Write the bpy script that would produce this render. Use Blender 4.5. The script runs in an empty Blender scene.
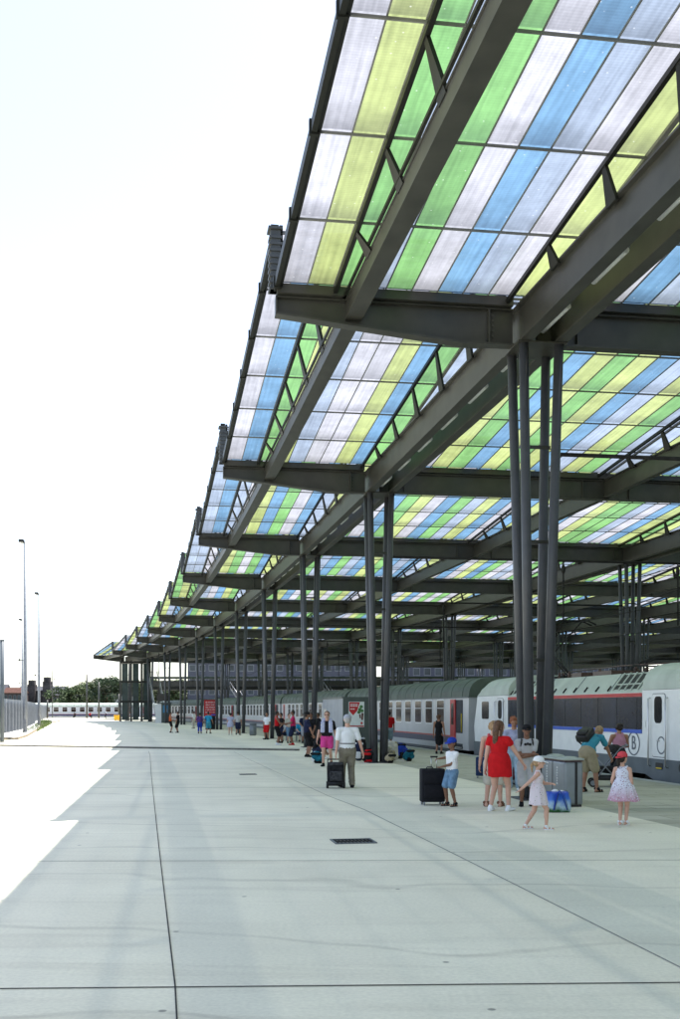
import bpy, bmesh, math, random
from mathutils import Vector, Matrix, Euler
random.seed(7)
R = math.radians
PI = math.pi
scn = bpy.context.scene
C = scn.collection

# ------------------------------------------------------------------ camera, world, sun, exposure
F_PX = 1050.0
cd = bpy.data.cameras.new('camera'); cam = bpy.data.objects.new('camera', cd); C.objects.link(cam)
cam.location = (0, 0, 1.9); cam.rotation_euler = (R(90), 0, 0)
cd.sensor_width = 36; cd.sensor_fit = 'AUTO'
cd.lens = F_PX / 1019 * 36
cd.shift_y = 199.5 / 1019
cd.clip_start = 0.1; cd.clip_end = 3000
scn.camera = cam

SUN_DIR = Vector((.30, .30, 1.0)).normalized()
world = bpy.data.worlds.new('World'); scn.world = world; world.use_nodes = True
nt = world.node_tree
for n in list(nt.nodes): nt.nodes.remove(n)
sky = nt.nodes.new('ShaderNodeTexSky'); sky.sky_type = 'NISHITA'; sky.sun_disc = False
sky.sun_elevation = math.asin(SUN_DIR.z); sky.sun_rotation = math.atan2(SUN_DIR.x, SUN_DIR.y)
sky.air_density = 1.0; sky.dust_density = 1.0; sky.ozone_density = 1.0; sky.altitude = 0
bg = nt.nodes.new('ShaderNodeBackground'); bg.inputs[1].default_value = 0.15
ow = nt.nodes.new('ShaderNodeOutputWorld')
hs = nt.nodes.new('ShaderNodeHueSaturation'); hs.inputs['Saturation'].default_value = .72
nt.links.new(sky.outputs[0], hs.inputs['Color']); nt.links.new(hs.outputs[0], bg.inputs[0]); nt.links.new(bg.outputs[0], ow.inputs[0])
sl = bpy.data.lights.new('sun', 'SUN'); sl.energy = 4.6; sl.angle = R(0.53); sl.color = (1, .96, .9)
so = bpy.data.objects.new('sun', sl); C.objects.link(so)
so.rotation_euler = SUN_DIR.to_track_quat('Z', 'Y').to_euler()
scn.view_settings.view_transform = 'Standard'; scn.view_settings.look = 'None'
scn.view_settings.gamma = 1; scn.view_settings.use_curve_mapping = False
scn.view_settings.exposure = 1.25
scn.cycles.use_denoising = True
scn.cycles.max_bounces = 8; scn.cycles.diffuse_bounces = 4; scn.cycles.transparent_max_bounces = 16

# ------------------------------------------------------------------ materials
MATS = {}
def new_mat(name):
    m = bpy.data.materials.new(name); m.use_nodes = True
    return m, m.node_tree, m.node_tree.nodes['Principled BSDF']
def mat(name, col, rough=.6, metal=0., var=.12, scale=6., bump=0., spec=None, detail=6):
    """principled with noise-varied colour and optional bump"""
    if name in MATS: return MATS[name]
    m, t, p = new_mat(name)
    tc = t.nodes.new('ShaderNodeTexCoord'); nz = t.nodes.new('ShaderNodeTexNoise')
    nz.inputs['Scale'].default_value = scale; nz.inputs['Detail'].default_value = detail
    t.links.new(tc.outputs['Object'], nz.inputs['Vector'])
    cr = t.nodes.new('ShaderNodeValToRGB'); e = cr.color_ramp.elements
    e[0].position = .3; e[1].position = .7
    e[0].color = tuple(max(0, c * (1 - var)) for c in col[:3]) + (1,)
    e[1].color = tuple(min(1, c * (1 + var)) for c in col[:3]) + (1,)
    t.links.new(nz.outputs['Fac'], cr.inputs[0]); t.links.new(cr.outputs[0], p.inputs['Base Color'])
    p.inputs['Roughness'].default_value = rough; p.inputs['Metallic'].default_value = metal
    p.inputs['Specular IOR Level'].default_value = spec if spec is not None else (.12 if rough > .7 else .3)
    if bump:
        b = t.nodes.new('ShaderNodeBump'); b.inputs['Strength'].default_value = bump; b.inputs['Distance'].default_value = .02
        t.links.new(nz.outputs['Fac'], b.inputs['Height']); t.links.new(b.outputs[0], p.inputs['Normal'])
    MATS[name] = m
    return m

def concrete_mat(name, c1, c2, stain, sc=.35, tint=None):
    m, t, p = new_mat(name)
    N, L = t.nodes.new, t.links.new
    tc = N('ShaderNodeTexCoord')
    big = N('ShaderNodeTexNoise'); big.inputs['Scale'].default_value = sc; big.inputs['Detail'].default_value = 8; big.inputs['Roughness'].default_value = .62
    L(tc.outputs['Object'], big.inputs['Vector'])
    cr = N('ShaderNodeValToRGB'); cr.color_ramp.elements[0].position = .3; cr.color_ramp.elements[1].position = .72
    cr.color_ramp.elements[0].color = c1 + (1,); cr.color_ramp.elements[1].color = c2 + (1,)
    L(big.outputs['Fac'], cr.inputs[0])
    # stretched streaks (tyre and water marks)
    mp = N('ShaderNodeMapping'); mp.inputs['Scale'].default_value = (.25, 2.4, 1); mp.inputs['Rotation'].default_value = (0, 0, R(9))
    L(tc.outputs['Object'], mp.inputs['Vector'])
    st = N('ShaderNodeTexNoise'); st.inputs['Scale'].default_value = 1.1; st.inputs['Detail'].default_value = 9; st.inputs['Distortion'].default_value = 1.2
    L(mp.outputs[0], st.inputs['Vector'])
    sr = N('ShaderNodeValToRGB'); sr.color_ramp.elements[0].position = .52; sr.color_ramp.elements[1].position = .72
    L(st.outputs['Fac'], sr.inputs[0])
    mx = N('ShaderNodeMixRGB'); mx.inputs[2].default_value = stain + (1,)
    ml = N('ShaderNodeMath'); ml.operation = 'MULTIPLY'; ml.inputs[1].default_value = .38
    L(sr.outputs[0], ml.inputs[0]); L(ml.outputs[0], mx.inputs[0]); L(cr.outputs[0], mx.inputs[1])
    # thin wandering cracks / rivulets
    wv = N('ShaderNodeTexWave'); wv.inputs['Scale'].default_value = .11; wv.inputs['Distortion'].default_value = 9; wv.inputs['Detail'].default_value = 4; wv.inputs['Detail Scale'].default_value = .8
    wv.bands_direction = 'Y'
    L(tc.outputs['Object'], wv.inputs['Vector'])
    wr = N('ShaderNodeValToRGB'); wr.color_ramp.elements[0].position = 0; wr.color_ramp.elements[1].position = .006
    wr.color_ramp.elements[0].color = (1, 1, 1, 1); wr.color_ramp.elements[1].color = (0, 0, 0, 1)
    L(wv.outputs['Fac'], wr.inputs[0])
    wm = N('ShaderNodeMath'); wm.operation = 'MULTIPLY'; L(wr.outputs[0], wm.inputs[0]); L(st.outputs['Fac'], wm.inputs[1])
    wk = N('ShaderNodeMath'); wk.operation = 'MULTIPLY'; wk.inputs[1].default_value = .45; L(wm.outputs[0], wk.inputs[0])
    mx2 = N('ShaderNodeMixRGB'); mx2.inputs[2].default_value = tuple(c * .55 for c in stain) + (1,)
    L(wk.outputs[0], mx2.inputs[0]); L(mx.outputs[0], mx2.inputs[1])
    ck = N('ShaderNodeTexBrick'); ck.inputs['Scale'].default_value = 1; ck.inputs['Brick Width'].default_value = 5.2; ck.inputs['Row Height'].default_value = 12; ck.inputs['Mortar Size'].default_value = 0; ck.offset = .5
    ck.inputs['Color1'].default_value = (1, 1, 1, 1); ck.inputs['Color2'].default_value = (.93, .935, .92, 1); cm_ = N('ShaderNodeMapping'); cm_.inputs['Rotation'].default_value = (0, 0, R(-10)); L(tc.outputs['Object'], cm_.inputs['Vector']); L(cm_.outputs[0], ck.inputs['Vector'])
    mk = N('ShaderNodeMixRGB'); mk.blend_type = 'MULTIPLY'; mk.inputs[0].default_value = 1; L(mx2.outputs[0], mk.inputs[1]); L(ck.outputs[0], mk.inputs[2]); mx2 = mk
    # specks
    vo = N('ShaderNodeTexVoronoi'); vo.inputs['Scale'].default_value = 1.4; L(tc.outputs['Object'], vo.inputs['Vector'])
    vr = N('ShaderNodeValToRGB'); vr.color_ramp.elements[0].position = .03; vr.color_ramp.elements[1].position = .045
    vr.color_ramp.elements[0].color = (1, 1, 1, 1); vr.color_ramp.elements[1].color = (0, 0, 0, 1)
    L(vo.outputs['Distance'], vr.inputs[0])
    vm = N('ShaderNodeMath'); vm.operation = 'MULTIPLY'; vm.inputs[1].default_value = .7; L(vr.outputs[0], vm.inputs[0])
    mx3 = N('ShaderNodeMixRGB'); mx3.inputs[2].default_value = (.09, .09, .085, 1)
    L(vm.outputs[0], mx3.inputs[0]); L(mx2.outputs[0], mx3.inputs[1])
    fine = N('ShaderNodeTexNoise'); fine.inputs['Scale'].default_value = 28; fine.inputs['Detail'].default_value = 6
    L(tc.outputs['Object'], fine.inputs['Vector'])
    ff = N('ShaderNodeMapRange'); ff.inputs[1].default_value = .3; ff.inputs[2].default_value = .7; ff.inputs[3].default_value = .92; ff.inputs[4].default_value = 1.06
    L(fine.outputs['Fac'], ff.inputs[0])
    mu = N('ShaderNodeMixRGB'); mu.blend_type = 'MULTIPLY'; mu.inputs[0].default_value = 1
    L(mx3.outputs[0], mu.inputs[1]); L(ff.outputs[0], mu.inputs[2])
    L(mu.outputs[0], p.inputs['Base Color'])
    p.inputs['Roughness'].default_value = .8
    bp = N('ShaderNodeBump'); bp.inputs['Strength'].default_value = .15; bp.inputs['Distance'].default_value = .01
    L(fine.outputs['Fac'], bp.inputs['Height']); L(bp.outputs[0], p.inputs['Normal'])
    return m
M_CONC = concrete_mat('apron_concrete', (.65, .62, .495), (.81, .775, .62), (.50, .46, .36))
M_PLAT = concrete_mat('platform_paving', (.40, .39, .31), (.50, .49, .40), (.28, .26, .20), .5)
M_WALK = concrete_mat('walk_concrete', (.44, .45, .44), (.54, .54, .52), (.33, .32, .29), .5)
def paving_lines(m):
    t = m.node_tree; p = t.nodes['Principled BSDF']; N, L = t.nodes.new, t.links.new
    src = p.inputs['Base Color'].links[0].from_socket
    tc = N('ShaderNodeTexCoord'); br = N('ShaderNodeTexBrick'); br.inputs['Scale'].default_value = 1.0
    br.inputs['Color1'].default_value = (1, 1, 1, 1); br.inputs['Color2'].default_value = (.86, .86, .84, 1); br.inputs['Mortar'].default_value = (.5, .5, .46, 1)
    br.inputs['Mortar Size'].default_value = .012; br.inputs['Brick Width'].default_value = 1.2; br.inputs['Row Height'].default_value = .6
    mp = N('ShaderNodeMapping'); mp.inputs['Rotation'].default_value = (0, 0, R(-10.5)); L(tc.outputs['Object'], mp.inputs['Vector'])
    L(mp.outputs[0], br.inputs['Vector'])
    mu = N('ShaderNodeMixRGB'); mu.blend_type = 'MULTIPLY'; mu.inputs[0].default_value = 1
    L(src, mu.inputs[1]); L(br.outputs[0], mu.inputs[2]); L(mu.outputs[0], p.inputs['Base Color'])
paving_lines(M_PLAT)

M_STEEL = mat('painted_steel', (.036, .036, .031), .42, .0, .25, 2.2, spec=.5)
M_STEEL2 = mat('painted_steel_dark', (.009, .010, .008), .5, .0, .2, 2, spec=.3)
M_COL = mat('column_steel', (.056, .059, .068), .36, .0, .1, 4)
M_BLACK = mat('black_plastic', (.02, .02, .022), .45, 0, .3, 20)
M_RUBBER = mat('rubber', (.03, .03, .03), .8, 0, .2, 20)
M_CHROME = mat('brushed_metal', (.55, .55, .56), .3, .9, .05, 10)
M_GALV = mat('galvanised', (.22, .235, .26), .5, .3, .15, 5)
M_LAMP = mat('lamp_cover', (.82, .83, .8), .35, 0, .05, 5)
M_WHITE = mat('white_paint', (.74, .75, .76), .4, 0, .05, 3)
M_GLASSD = mat('dark_glass', (.022, .024, .028), .1, 0, .5, .7, spec=.3)
M_BALLAST = mat('ballast', (.07, .065, .06), .95, 0, .5, 9, .8)

def panel_mat(name, col, dirt):
    """cellular polycarbonate: light passes through diffusely; grime collects at the lower end of every sheet"""
    m, t, p = new_mat(name)
    N, L = t.nodes.new, t.links.new
    t.nodes.remove(p); out = t.nodes['Material Output']
    uv = N('ShaderNodeUVMap'); sx = N('ShaderNodeSeparateXYZ'); L(uv.outputs[0], sx.inputs[0])
    tc = N('ShaderNodeTexCoord')
    nz = N('ShaderNodeTexNoise'); nz.inputs['Scale'].default_value = 2.3; nz.inputs['Detail'].default_value = 9; L(tc.outputs['Object'], nz.inputs['Vector'])
    # grime band: fraction along the sheet (v 0 = lower end) plus noise
    ad = N('ShaderNodeMath'); ad.operation = 'MULTIPLY_ADD'; ad.inputs[1].default_value = .22; L(nz.outputs['Fac'], ad.inputs[0]); 
    fr = N('ShaderNodeMath'); fr.operation = 'FRACT'; L(sx.outputs[1], fr.inputs[0])
    L(fr.outputs[0], ad.inputs[2])
    rp = N('ShaderNodeValToRGB'); e = rp.color_ramp.elements
    e[0].position = .10; e[0].color = (.62, .62, .62, 1); e[1].position = .40; e[1].color = (0, 0, 0, 1)
    L(ad.outputs[0], rp.inputs[0])
    # splashes
    vo = N('ShaderNodeTexVoronoi'); vo.inputs['Scale'].default_value = 5.5; vo.inputs['Randomness'].default_value = 1; L(tc.outputs['Object'], vo.inputs['Vector'])
    vr = N('ShaderNodeValToRGB'); vr.color_ramp.elements[0].position = .05; vr.color_ramp.elements[1].position = .10
    vr.color_ramp.elements[0].color = (1, 1, 1, 1); vr.color_ramp.elements[1].color = (0, 0, 0, 1); L(vo.outputs['Distance'], vr.inputs[0])
    mp = N('ShaderNodeTexNoise'); mp.inputs['Scale'].default_value = 1.0; mp.inputs['Detail'].default_value = 10; mp.inputs['Roughness'].default_value = .75; L(tc.outputs['Object'], mp.inputs['Vector'])
    mr = N('ShaderNodeMapRange'); mr.inputs[1].default_value = .3; mr.inputs[2].default_value = .7; mr.inputs[3].default_value = .68; mr.inputs[4].default_value = 1.12; L(mp.outputs['Fac'], mr.inputs[0])
    # flutes
    ms = N('ShaderNodeMath'); ms.operation = 'MULTIPLY'; ms.inputs[1].default_value = 2 * PI * 46; L(sx.outputs[1], ms.inputs[0])
    sn = N('ShaderNodeMath'); sn.operation = 'SINE'; L(ms.outputs[0], sn.inputs[0])
    sm = N('ShaderNodeMath'); sm.operation = 'MULTIPLY_ADD'; sm.inputs[1].default_value = .045; sm.inputs[2].default_value = 1; L(sn.outputs[0], sm.inputs[0])
    m1 = N('ShaderNodeMixRGB'); m1.inputs[1].default_value = col + (1,); m1.inputs[2].default_value = dirt + (1,); L(rp.outputs[0], m1.inputs[0])
    m2 = N('ShaderNodeMixRGB'); m2.blend_type = 'MULTIPLY'; m2.inputs[0].default_value = 1; L(m1.outputs[0], m2.inputs[1]); L(mr.outputs[0], m2.inputs[2])
    m3 = N('ShaderNodeMixRGB'); m3.blend_type = 'MULTIPLY'; m3.inputs[0].default_value = 1; L(m2.outputs[0], m3.inputs[1]); L(sm.outputs[0], m3.inputs[2])
    fl = N('ShaderNodeVectorMath'); fl.operation = 'FLOOR'; L(uv.outputs[0], fl.inputs[0])
    oi = N('ShaderNodeObjectInfo'); va = N('ShaderNodeVectorMath'); va.operation = 'ADD'; L(fl.outputs[0], va.inputs[0]); L(oi.outputs['Location'], va.inputs[1])
    wn = N('ShaderNodeTexWhiteNoise'); wn.noise_dimensions = '2D'; L(fl.outputs[0], wn.inputs['Vector'])
    wr = N('ShaderNodeMapRange'); wr.inputs[3].default_value = .84; wr.inputs[4].default_value = 1.10; L(wn.outputs['Value'], wr.inputs[0])
    um = N('ShaderNodeMapping'); um.inputs['Scale'].default_value = (7, .8, 1); L(uv.outputs[0], um.inputs['Vector'])
    dn = N('ShaderNodeTexNoise'); dn.inputs['Scale'].default_value = 1; dn.inputs['Detail'].default_value = 7; L(um.outputs[0], dn.inputs['Vector'])
    dr = N('ShaderNodeMapRange'); dr.inputs[1].default_value = .35; dr.inputs[2].default_value = .7; dr.inputs[3].default_value = 1.06; dr.inputs[4].default_value = .78; L(dn.outputs['Fac'], dr.inputs[0])
    dm = N('ShaderNodeMath'); dm.operation = 'MULTIPLY'; L(wr.outputs[0], dm.inputs[0]); L(dr.outputs[0], dm.inputs[1])
    m35 = N('ShaderNodeMixRGB'); m35.blend_type = 'MULTIPLY'; m35.inputs[0].default_value = 1; L(m3.outputs[0], m35.inputs[1]); L(dm.outputs[0], m35.inputs[2]); m3 = m35
    k = N('ShaderNodeMath'); k.operation = 'MULTIPLY'; k.inputs[1].default_value = .3; L(vr.outputs[0], k.inputs[0])
    m4 = N('ShaderNodeMixRGB'); m4.inputs[2].default_value = (.5, .5, .5, 1); L(k.outputs[0], m4.inputs[0]); L(m3.outputs[0], m4.inputs[1])
    tr = N('ShaderNodeBsdfTranslucent'); L(m4.outputs[0], tr.inputs[0])
    tp = N('ShaderNodeBsdfTransparent'); tp.inputs[0].default_value = tuple(.58 + .25 * c for c in col) + (1,)
    df = N('ShaderNodeBsdfGlossy'); df.inputs['Roughness'].default_value = .35; df.inputs[0].default_value = (.7, .7, .7, 1)
    x1 = N('ShaderNodeMixShader'); x1.inputs[0].default_value = .045; L(tr.outputs[0], x1.inputs[1]); L(tp.outputs[0], x1.inputs[2])
    x2 = N('ShaderNodeMixShader'); x2.inputs[0].default_value = .04; L(x1.outputs[0], x2.inputs[1]); L(df.outputs[0], x2.inputs[2])
    L(x2.outputs[0], out.inputs[0])
    return m
PM = {'W': panel_mat('polycarbonate_white', (.245, .248, .272), (.085, .085, .095)),
      'L': panel_mat('polycarbonate_pale_blue', (.17, .205, .26), (.06, .07, .085)),
      'B': panel_mat('polycarbonate_blue', (.08, .155, .24), (.03, .05, .08)),
      'G': panel_mat('polycarbonate_green', (.105, .22, .08), (.04, .08, .04)),
      'Y': panel_mat('polycarbonate_yellow', (.215, .25, .10), (.075, .08, .045))}
PKEYS = list('WLBGY')
M_GFR = mat('glazing_bar_grey', (.17, .175, .17), .5, 0, .2, 3)

# ------------------------------------------------------------------ helpers
def at(px, py, dz=0.):
    """a ground point of the place from the survey of the photograph"""
    Y = F_PX * 1.9 / (py - 709.0)
    return Vector(((px - 340) * Y / F_PX, Y, dz))
def link(name, bm, mats, parent=None, smooth=False, loc=None, rz=0):
    me = bpy.data.meshes.new(name); bm.normal_update(); bm.to_mesh(me); bm.free()
    for m in (mats if isinstance(mats, (list, tuple)) else [mats]): me.materials.append(m)
    if smooth:
        for p in me.polygons: p.use_smooth = True
    o = bpy.data.objects.new(name, me); C.objects.link(o)
    if parent: o.parent = parent
    if loc is not None: o.location = loc
    if rz: o.rotation_euler = (0, 0, rz)
    return o
def thing(name, label, cat, loc=(0, 0, 0), rz=0, group=None):
    o = bpy.data.objects.new(name, None); C.objects.link(o); o.location = loc; o.rotation_euler = (0, 0, rz)
    o.empty_display_size = .2
    o['label'] = label; o['category'] = cat
    if group: o['group'] = group
    return o
def tag(o, label, cat, group=None, kind=None):
    o['label'] = label; o['category'] = cat
    if group: o['group'] = group
    if kind: o['kind'] = kind
    return o
def struct(name, bm, m, smooth=False):
    o = link(name, bm, m, smooth=smooth); o['kind'] = 'structure'; return o
def kids(o): return [c for c in bpy.data.objects if c.parent == o]
def copy_tree(o, parent=None, loc=None, rz=None, label=None, chmap=None):
    if chmap is None:
        chmap = {}
        for c in bpy.data.objects:
            if c.parent: chmap.setdefault(c.parent.name, []).append(c)
    c = o.copy(); C.objects.link(c)
    if parent: c.parent = parent
    if loc is not None: c.location = loc
    if rz is not None: c.rotation_euler = (0, 0, rz)
    if label: c['label'] = label
    for ch in chmap.get(o.name, []): copy_tree(ch, c, chmap=chmap)
    return c
NB = bmesh.new
def box(bm, x0, x1, y0, y1, z0, z1, M=None, mi=0):
    vs = [bm.verts.new(M @ Vector(p) if M else p) for p in ((x0, y0, z0), (x1, y0, z0), (x1, y1, z0), (x0, y1, z0), (x0, y0, z1), (x1, y0, z1), (x1, y1, z1), (x0, y1, z1))]
    for f in ((3, 2, 1, 0), (4, 5, 6, 7), (0, 1, 5, 4), (1, 2, 6, 5), (2, 3, 7, 6), (3, 0, 4, 7)):
        fc = bm.faces.new([vs[i] for i in f]); fc.material_index = mi
def rbox(bm, x0, x1, y0, y1, z0, z1, r=.03, seg=2, M=None, mi=0):
    b = bmesh.new(); box(b, x0, x1, y0, y1, z0, z1)
    bmesh.ops.bevel(b, geom=b.edges[:], offset=r, segments=seg, affect='EDGES', profile=.6)
    merge(bm, b, M, mi)
def merge(bm, b, M=None, mi=0):
    mp = {}
    for v in b.verts: mp[v] = bm.verts.new(M @ v.co if M else v.co)
    for f in b.faces:
        try:
            g = bm.faces.new([mp[v] for v in f.verts]); g.material_index = mi; g.smooth = f.smooth
        except ValueError: pass
    b.free()
def frame_of(d, up=Vector((0, 0, 1))):
    d = d.normalized()
    if abs(d.dot(up)) > .98: up = Vector((0, 1, 0))
    x = d.cross(up).normalized(); y = x.cross(d).normalized()
    return x, y
def tube(bm, pts, r, seg=8, r2=None, flat=1., cap=True, xdir=None, mi=0):
    """swept round tube through pts; radius may run r -> r2 or be a list"""
    pts = [Vector(p) for p in pts]; n = len(pts)
    rs = r if isinstance(r, (list, tuple)) else [r + ((r2 if r2 is not None else r) - r) * i / max(1, n - 1) for i in range(n)]
    rings = []
    for i, p in enumerate(pts):
        d = (pts[min(i + 1, n - 1)] - pts[max(i - 1, 0)])
        x, y = frame_of(d)
        if xdir is not None:
            x = (xdir - d.normalized() * xdir.dot(d.normalized())).normalized(); y = d.normalized().cross(x)
        rx, ry = (rs[i] if isinstance(rs[i], tuple) else (rs[i], rs[i] * flat))
        rings.append([bm.verts.new(p + x * math.cos(a) * rx + y * math.sin(a) * ry) for a in [2 * PI * k / seg for k in range(seg)]])
    for a, b in zip(rings, rings[1:]):
        for k in range(seg):
            f = bm.faces.new((a[k], a[(k + 1) % seg], b[(k + 1) % seg], b[k])); f.smooth = True; f.material_index = mi
    if cap:
        bm.faces.new(rings[0][::-1]).material_index = mi; bm.faces.new(rings[-1]).material_index = mi
def prism(bm, poly, h0, h1, M=None, mi=0):
    """extrude a 2D polygon (x,y) from z h0 to h1 (then M)"""
    T = M or Matrix()
    a = [bm.verts.new(T @ Vector((x, y, h0))) for x, y in poly]; b = [bm.verts.new(T @ Vector((x, y, h1))) for x, y in poly]
    n = len(poly)
    bm.faces.new(a[::-1]).material_index = mi; bm.faces.new(b).material_index = mi
    for i in range(n): bm.faces.new((a[i], a[(i + 1) % n], b[(i + 1) % n], b[i])).material_index = mi
def sweep(bm, pts, prof, mi=0, cap=True):
    """sweep closed profile [(lateral, z)] along a horizontal path; lateral is to the right of travel"""
    pts = [Vector(p) for p in pts]; n = len(pts); rings = []
    for i, p in enumerate(pts):
        d = pts[min(i + 1, n - 1)] - pts[max(i - 1, 0)]; d.z = 0; d.normalize()
        r = Vector((d.y, -d.x, 0))
        rings.append([bm.verts.new(p + r * l + Vector((0, 0, z))) for l, z in prof])
    m = len(prof)
    for a, b in zip(rings, rings[1:]):
        for k in range(m): bm.faces.new((a[k], a[(k + 1) % m], b[(k + 1) % m], b[k])).material_index = mi
    if cap: bm.faces.new(rings[0][::-1]).material_index = mi; bm.faces.new(rings[-1]).material_index = mi
def rect(w, z0, z1, c=0): return [(c - w / 2, z0), (c + w / 2, z0), (c + w / 2, z1), (c - w / 2, z1)]
def ibeam(w, z0, z1, tf=.04, tw=.03, c=0):
    return [(c - w / 2, z0), (c + w / 2, z0), (c + w / 2, z0 + tf), (c + tw, z0 + tf), (c + tw, z1 - tf), (c + w / 2, z1 - tf), (c + w / 2, z1), (c - w / 2, z1),
            (c - w / 2, z1 - tf), (c - tw, z1 - tf), (c - tw, z0 + tf), (c - w / 2, z0 + tf)]
def ell(bm, c, r, M=None, u=14, v=9, mi=0):
    T = Matrix.Translation(Vector(c)) @ (M.to_4x4() if M else Matrix()) @ Matrix.Diagonal((r[0], r[1], r[2], 1))
    b = bmesh.new(); bmesh.ops.create_uvsphere(b, u_segments=u, v_segments=v, radius=1, matrix=T)
    for f in b.faces: f.smooth = True
    merge(bm, b, None, mi)
def cap_(bm, p0, p1, r0, r1, seg=12, xdir=None):
    """tapered limb with rounded ends; r may be (rx, ry)"""
    p0, p1 = Vector(p0), Vector(p1); d = (p1 - p0); L = d.length; d.normalize()
    t = lambda r: r if isinstance(r, tuple) else (r, r)
    (a0, b0), (a1, b1) = t(r0), t(r1); m0, m1 = min(a0, b0), min(a1, b1)
    pts, rs = [], []
    for q in (-.95, -.75, -.4): c = math.sqrt(1 - q * q); pts.append(p0 + d * m0 * q); rs.append((a0 * c, b0 * c))
    for k in range(5): f = k / 4; pts.append(p0 + d * L * f); rs.append((a0 + (a1 - a0) * f, b0 + (b1 - b0) * f))
    for q in (.4, .75, .95): c = math.sqrt(1 - q * q); pts.append(p1 + d * m1 * q); rs.append((a1 * c, b1 * c))
    x, y = frame_of(d)
    if xdir is not None: x = (xdir - d * xdir.dot(d)).normalized(); y = d.cross(x)
    rings = [[bm.verts.new(p + x * math.cos(2 * PI * k / seg) * r[0] + y * math.sin(2 * PI * k / seg) * r[1]) for k in range(seg)] for p, r in zip(pts, rs)]
    for a, b in zip(rings, rings[1:]):
        for k in range(seg): bm.faces.new((a[k], a[(k + 1) % seg], b[(k + 1) % seg], b[k]))
    bm.faces.new(rings[0][::-1]); bm.faces.new(rings[-1])
def remesh(name, bm, m, parent, vox=.01, smooth=4):
    me = bpy.data.meshes.new(name); bm.to_mesh(me); bm.free()
    tmp = bpy.data.objects.new('tmp', me); C.objects.link(tmp)
    md = tmp.modifiers.new('r', 'REMESH'); md.mode = 'VOXEL'; md.voxel_size = vox; md.use_smooth_shade = True
    if smooth:
        sm = tmp.modifiers.new('s', 'SMOOTH'); sm.factor = .5; sm.iterations = smooth
    dg = bpy.context.evaluated_depsgraph_get(); dg.update()
    new = bpy.data.meshes.new_from_object(tmp.evaluated_get(dg))
    bpy.data.objects.remove(tmp); bpy.data.meshes.remove(me)
    new.name = name; new.materials.clear()
    for q in (m if isinstance(m, (list, tuple)) else [m]): new.materials.append(q)
    for p in new.polygons: p.use_smooth = True
    o = bpy.data.objects.new(name, new); C.objects.link(o); o.parent = parent
    return o
def text_obj(txt, size, depth, m, parent, M, name='lettering'):
    cu = bpy.data.curves.new('t', 'FONT'); cu.body = txt; cu.size = size; cu.extrude = depth; cu.align_x = 'CENTER'; cu.align_y = 'CENTER'
    tmp = bpy.data.objects.new('t', cu); C.objects.link(tmp)
    dg = bpy.context.evaluated_depsgraph_get(); dg.update()
    me = bpy.data.meshes.new_from_object(tmp.evaluated_get(dg)); bpy.data.objects.remove(tmp)
    me.materials.clear(); me.materials.append(m); me.transform(M); me.name = name
    o = bpy.data.objects.new(name, me); C.objects.link(o); o.parent = parent
    return o

# ------------------------------------------------------------------ the curved layout of station and tracks
KS = [(-80, .16), (0, .178), (30, .195), (60, .22), (90, .26), (120, .30), (138, .37), (155, .54), (200, .6), (260, .65)]
def slope(s):
    for (a, b), (c, d) in zip(KS, KS[1:]):
        if s <= c: return b + (d - b) * max(0, s - a) / (c - a)
    return KS[-1][1]
DS = 1.0
_tab = {0: (4.12, 22.2)}
x, y = 4.12, 22.2
for i in range(0, 260):
    t = math.atan(slope(i + .5)); x -= math.sin(t); y += math.cos(t); _tab[i + 1] = (x, y)
x, y = 4.12, 22.2
for i in range(0, -80, -1):
    t = math.atan(slope(i - .5)); x += math.sin(t); y -= math.cos(t); _tab[i - 1] = (x, y)
def head(s): return math.atan(slope(s))
def P(s, u=0., z=0.):
    i = math.floor(s); f = s - i; a, b = _tab[max(-80, min(259, i))], _tab[max(-79, min(260, i + 1))]
    px, py = a[0] + (b[0] - a[0]) * f, a[1] + (b[1] - a[1]) * f
    t = head(s) - .03
    return Vector((px + u * math.cos(t), py + u * math.sin(t), z))
def line(s0, s1, u, z=0., step=3.):
    n = max(1, int(math.ceil((s1 - s0) / step)))
    return [P(s0 + (s1 - s0) * i / n, u, z) for i in range(n + 1)]
BAY = 15.3; U1 = 8.45
K0, K1 = -3, 10                       # first and last transverse row
NU = 10                               # inner roof fields across
UMAX = NU * U1
def proj(p):
    if p.y < .5: return None
    return (340 + F_PX * p.x / p.y, 709 - F_PX * (p.z - 1.9) / p.y)
def screen_area(ps):
    q = [proj(p) for p in ps]
    if any(a is None for a in q): q = [a for a in q if a]
    if len(q) < 2: return 0
    xs = [min(700, max(-20, a[0])) for a in q]; ys = [min(1030, max(-10, a[1])) for a in q]
    return (max(xs) - min(xs)) * (max(ys) - min(ys))

# ------------------------------------------------------------------ ground
bm = NB()   # far land
SZ = 1600
vs = [bm.verts.new(p) for p in ((-SZ, -400, -1.2), (SZ, -400, -1.2), (SZ, 2400, -1.2), (-SZ, 2400, -1.2))]; bm.faces.new(vs)
struct('ground', bm, mat('far_ground', (.16, .16, .12), .95, 0, .3, .05))
UE = 5.2    # platform edge
bm = NB()   # concrete apron as a slab: left edge follows a far boundary
pts = line(-60, 200, .35, 0, 4)
L = [Vector((-260, y, 0)) for y in [-60 + 5.0 * i for i in range(len(pts))]]
for p in L: p.y = p.y
prev = None
ys = [p.y for p in pts]
rows = [(bm.verts.new((-260, p.y, 0)), bm.verts.new((p.x, p.y, 0))) for p in pts]
for a, b in zip(rows, rows[1:]): bm.faces.new((a[0], a[1], b[1], b[0]))
p = pts[-1]; a = rows[-1]
e0, e1 = bm.verts.new((-260, 236, 0)), bm.verts.new((p.x + 40, 236, 0)); bm.faces.new((a[0], a[1], e1, e0))
p = pts[0]
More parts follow.
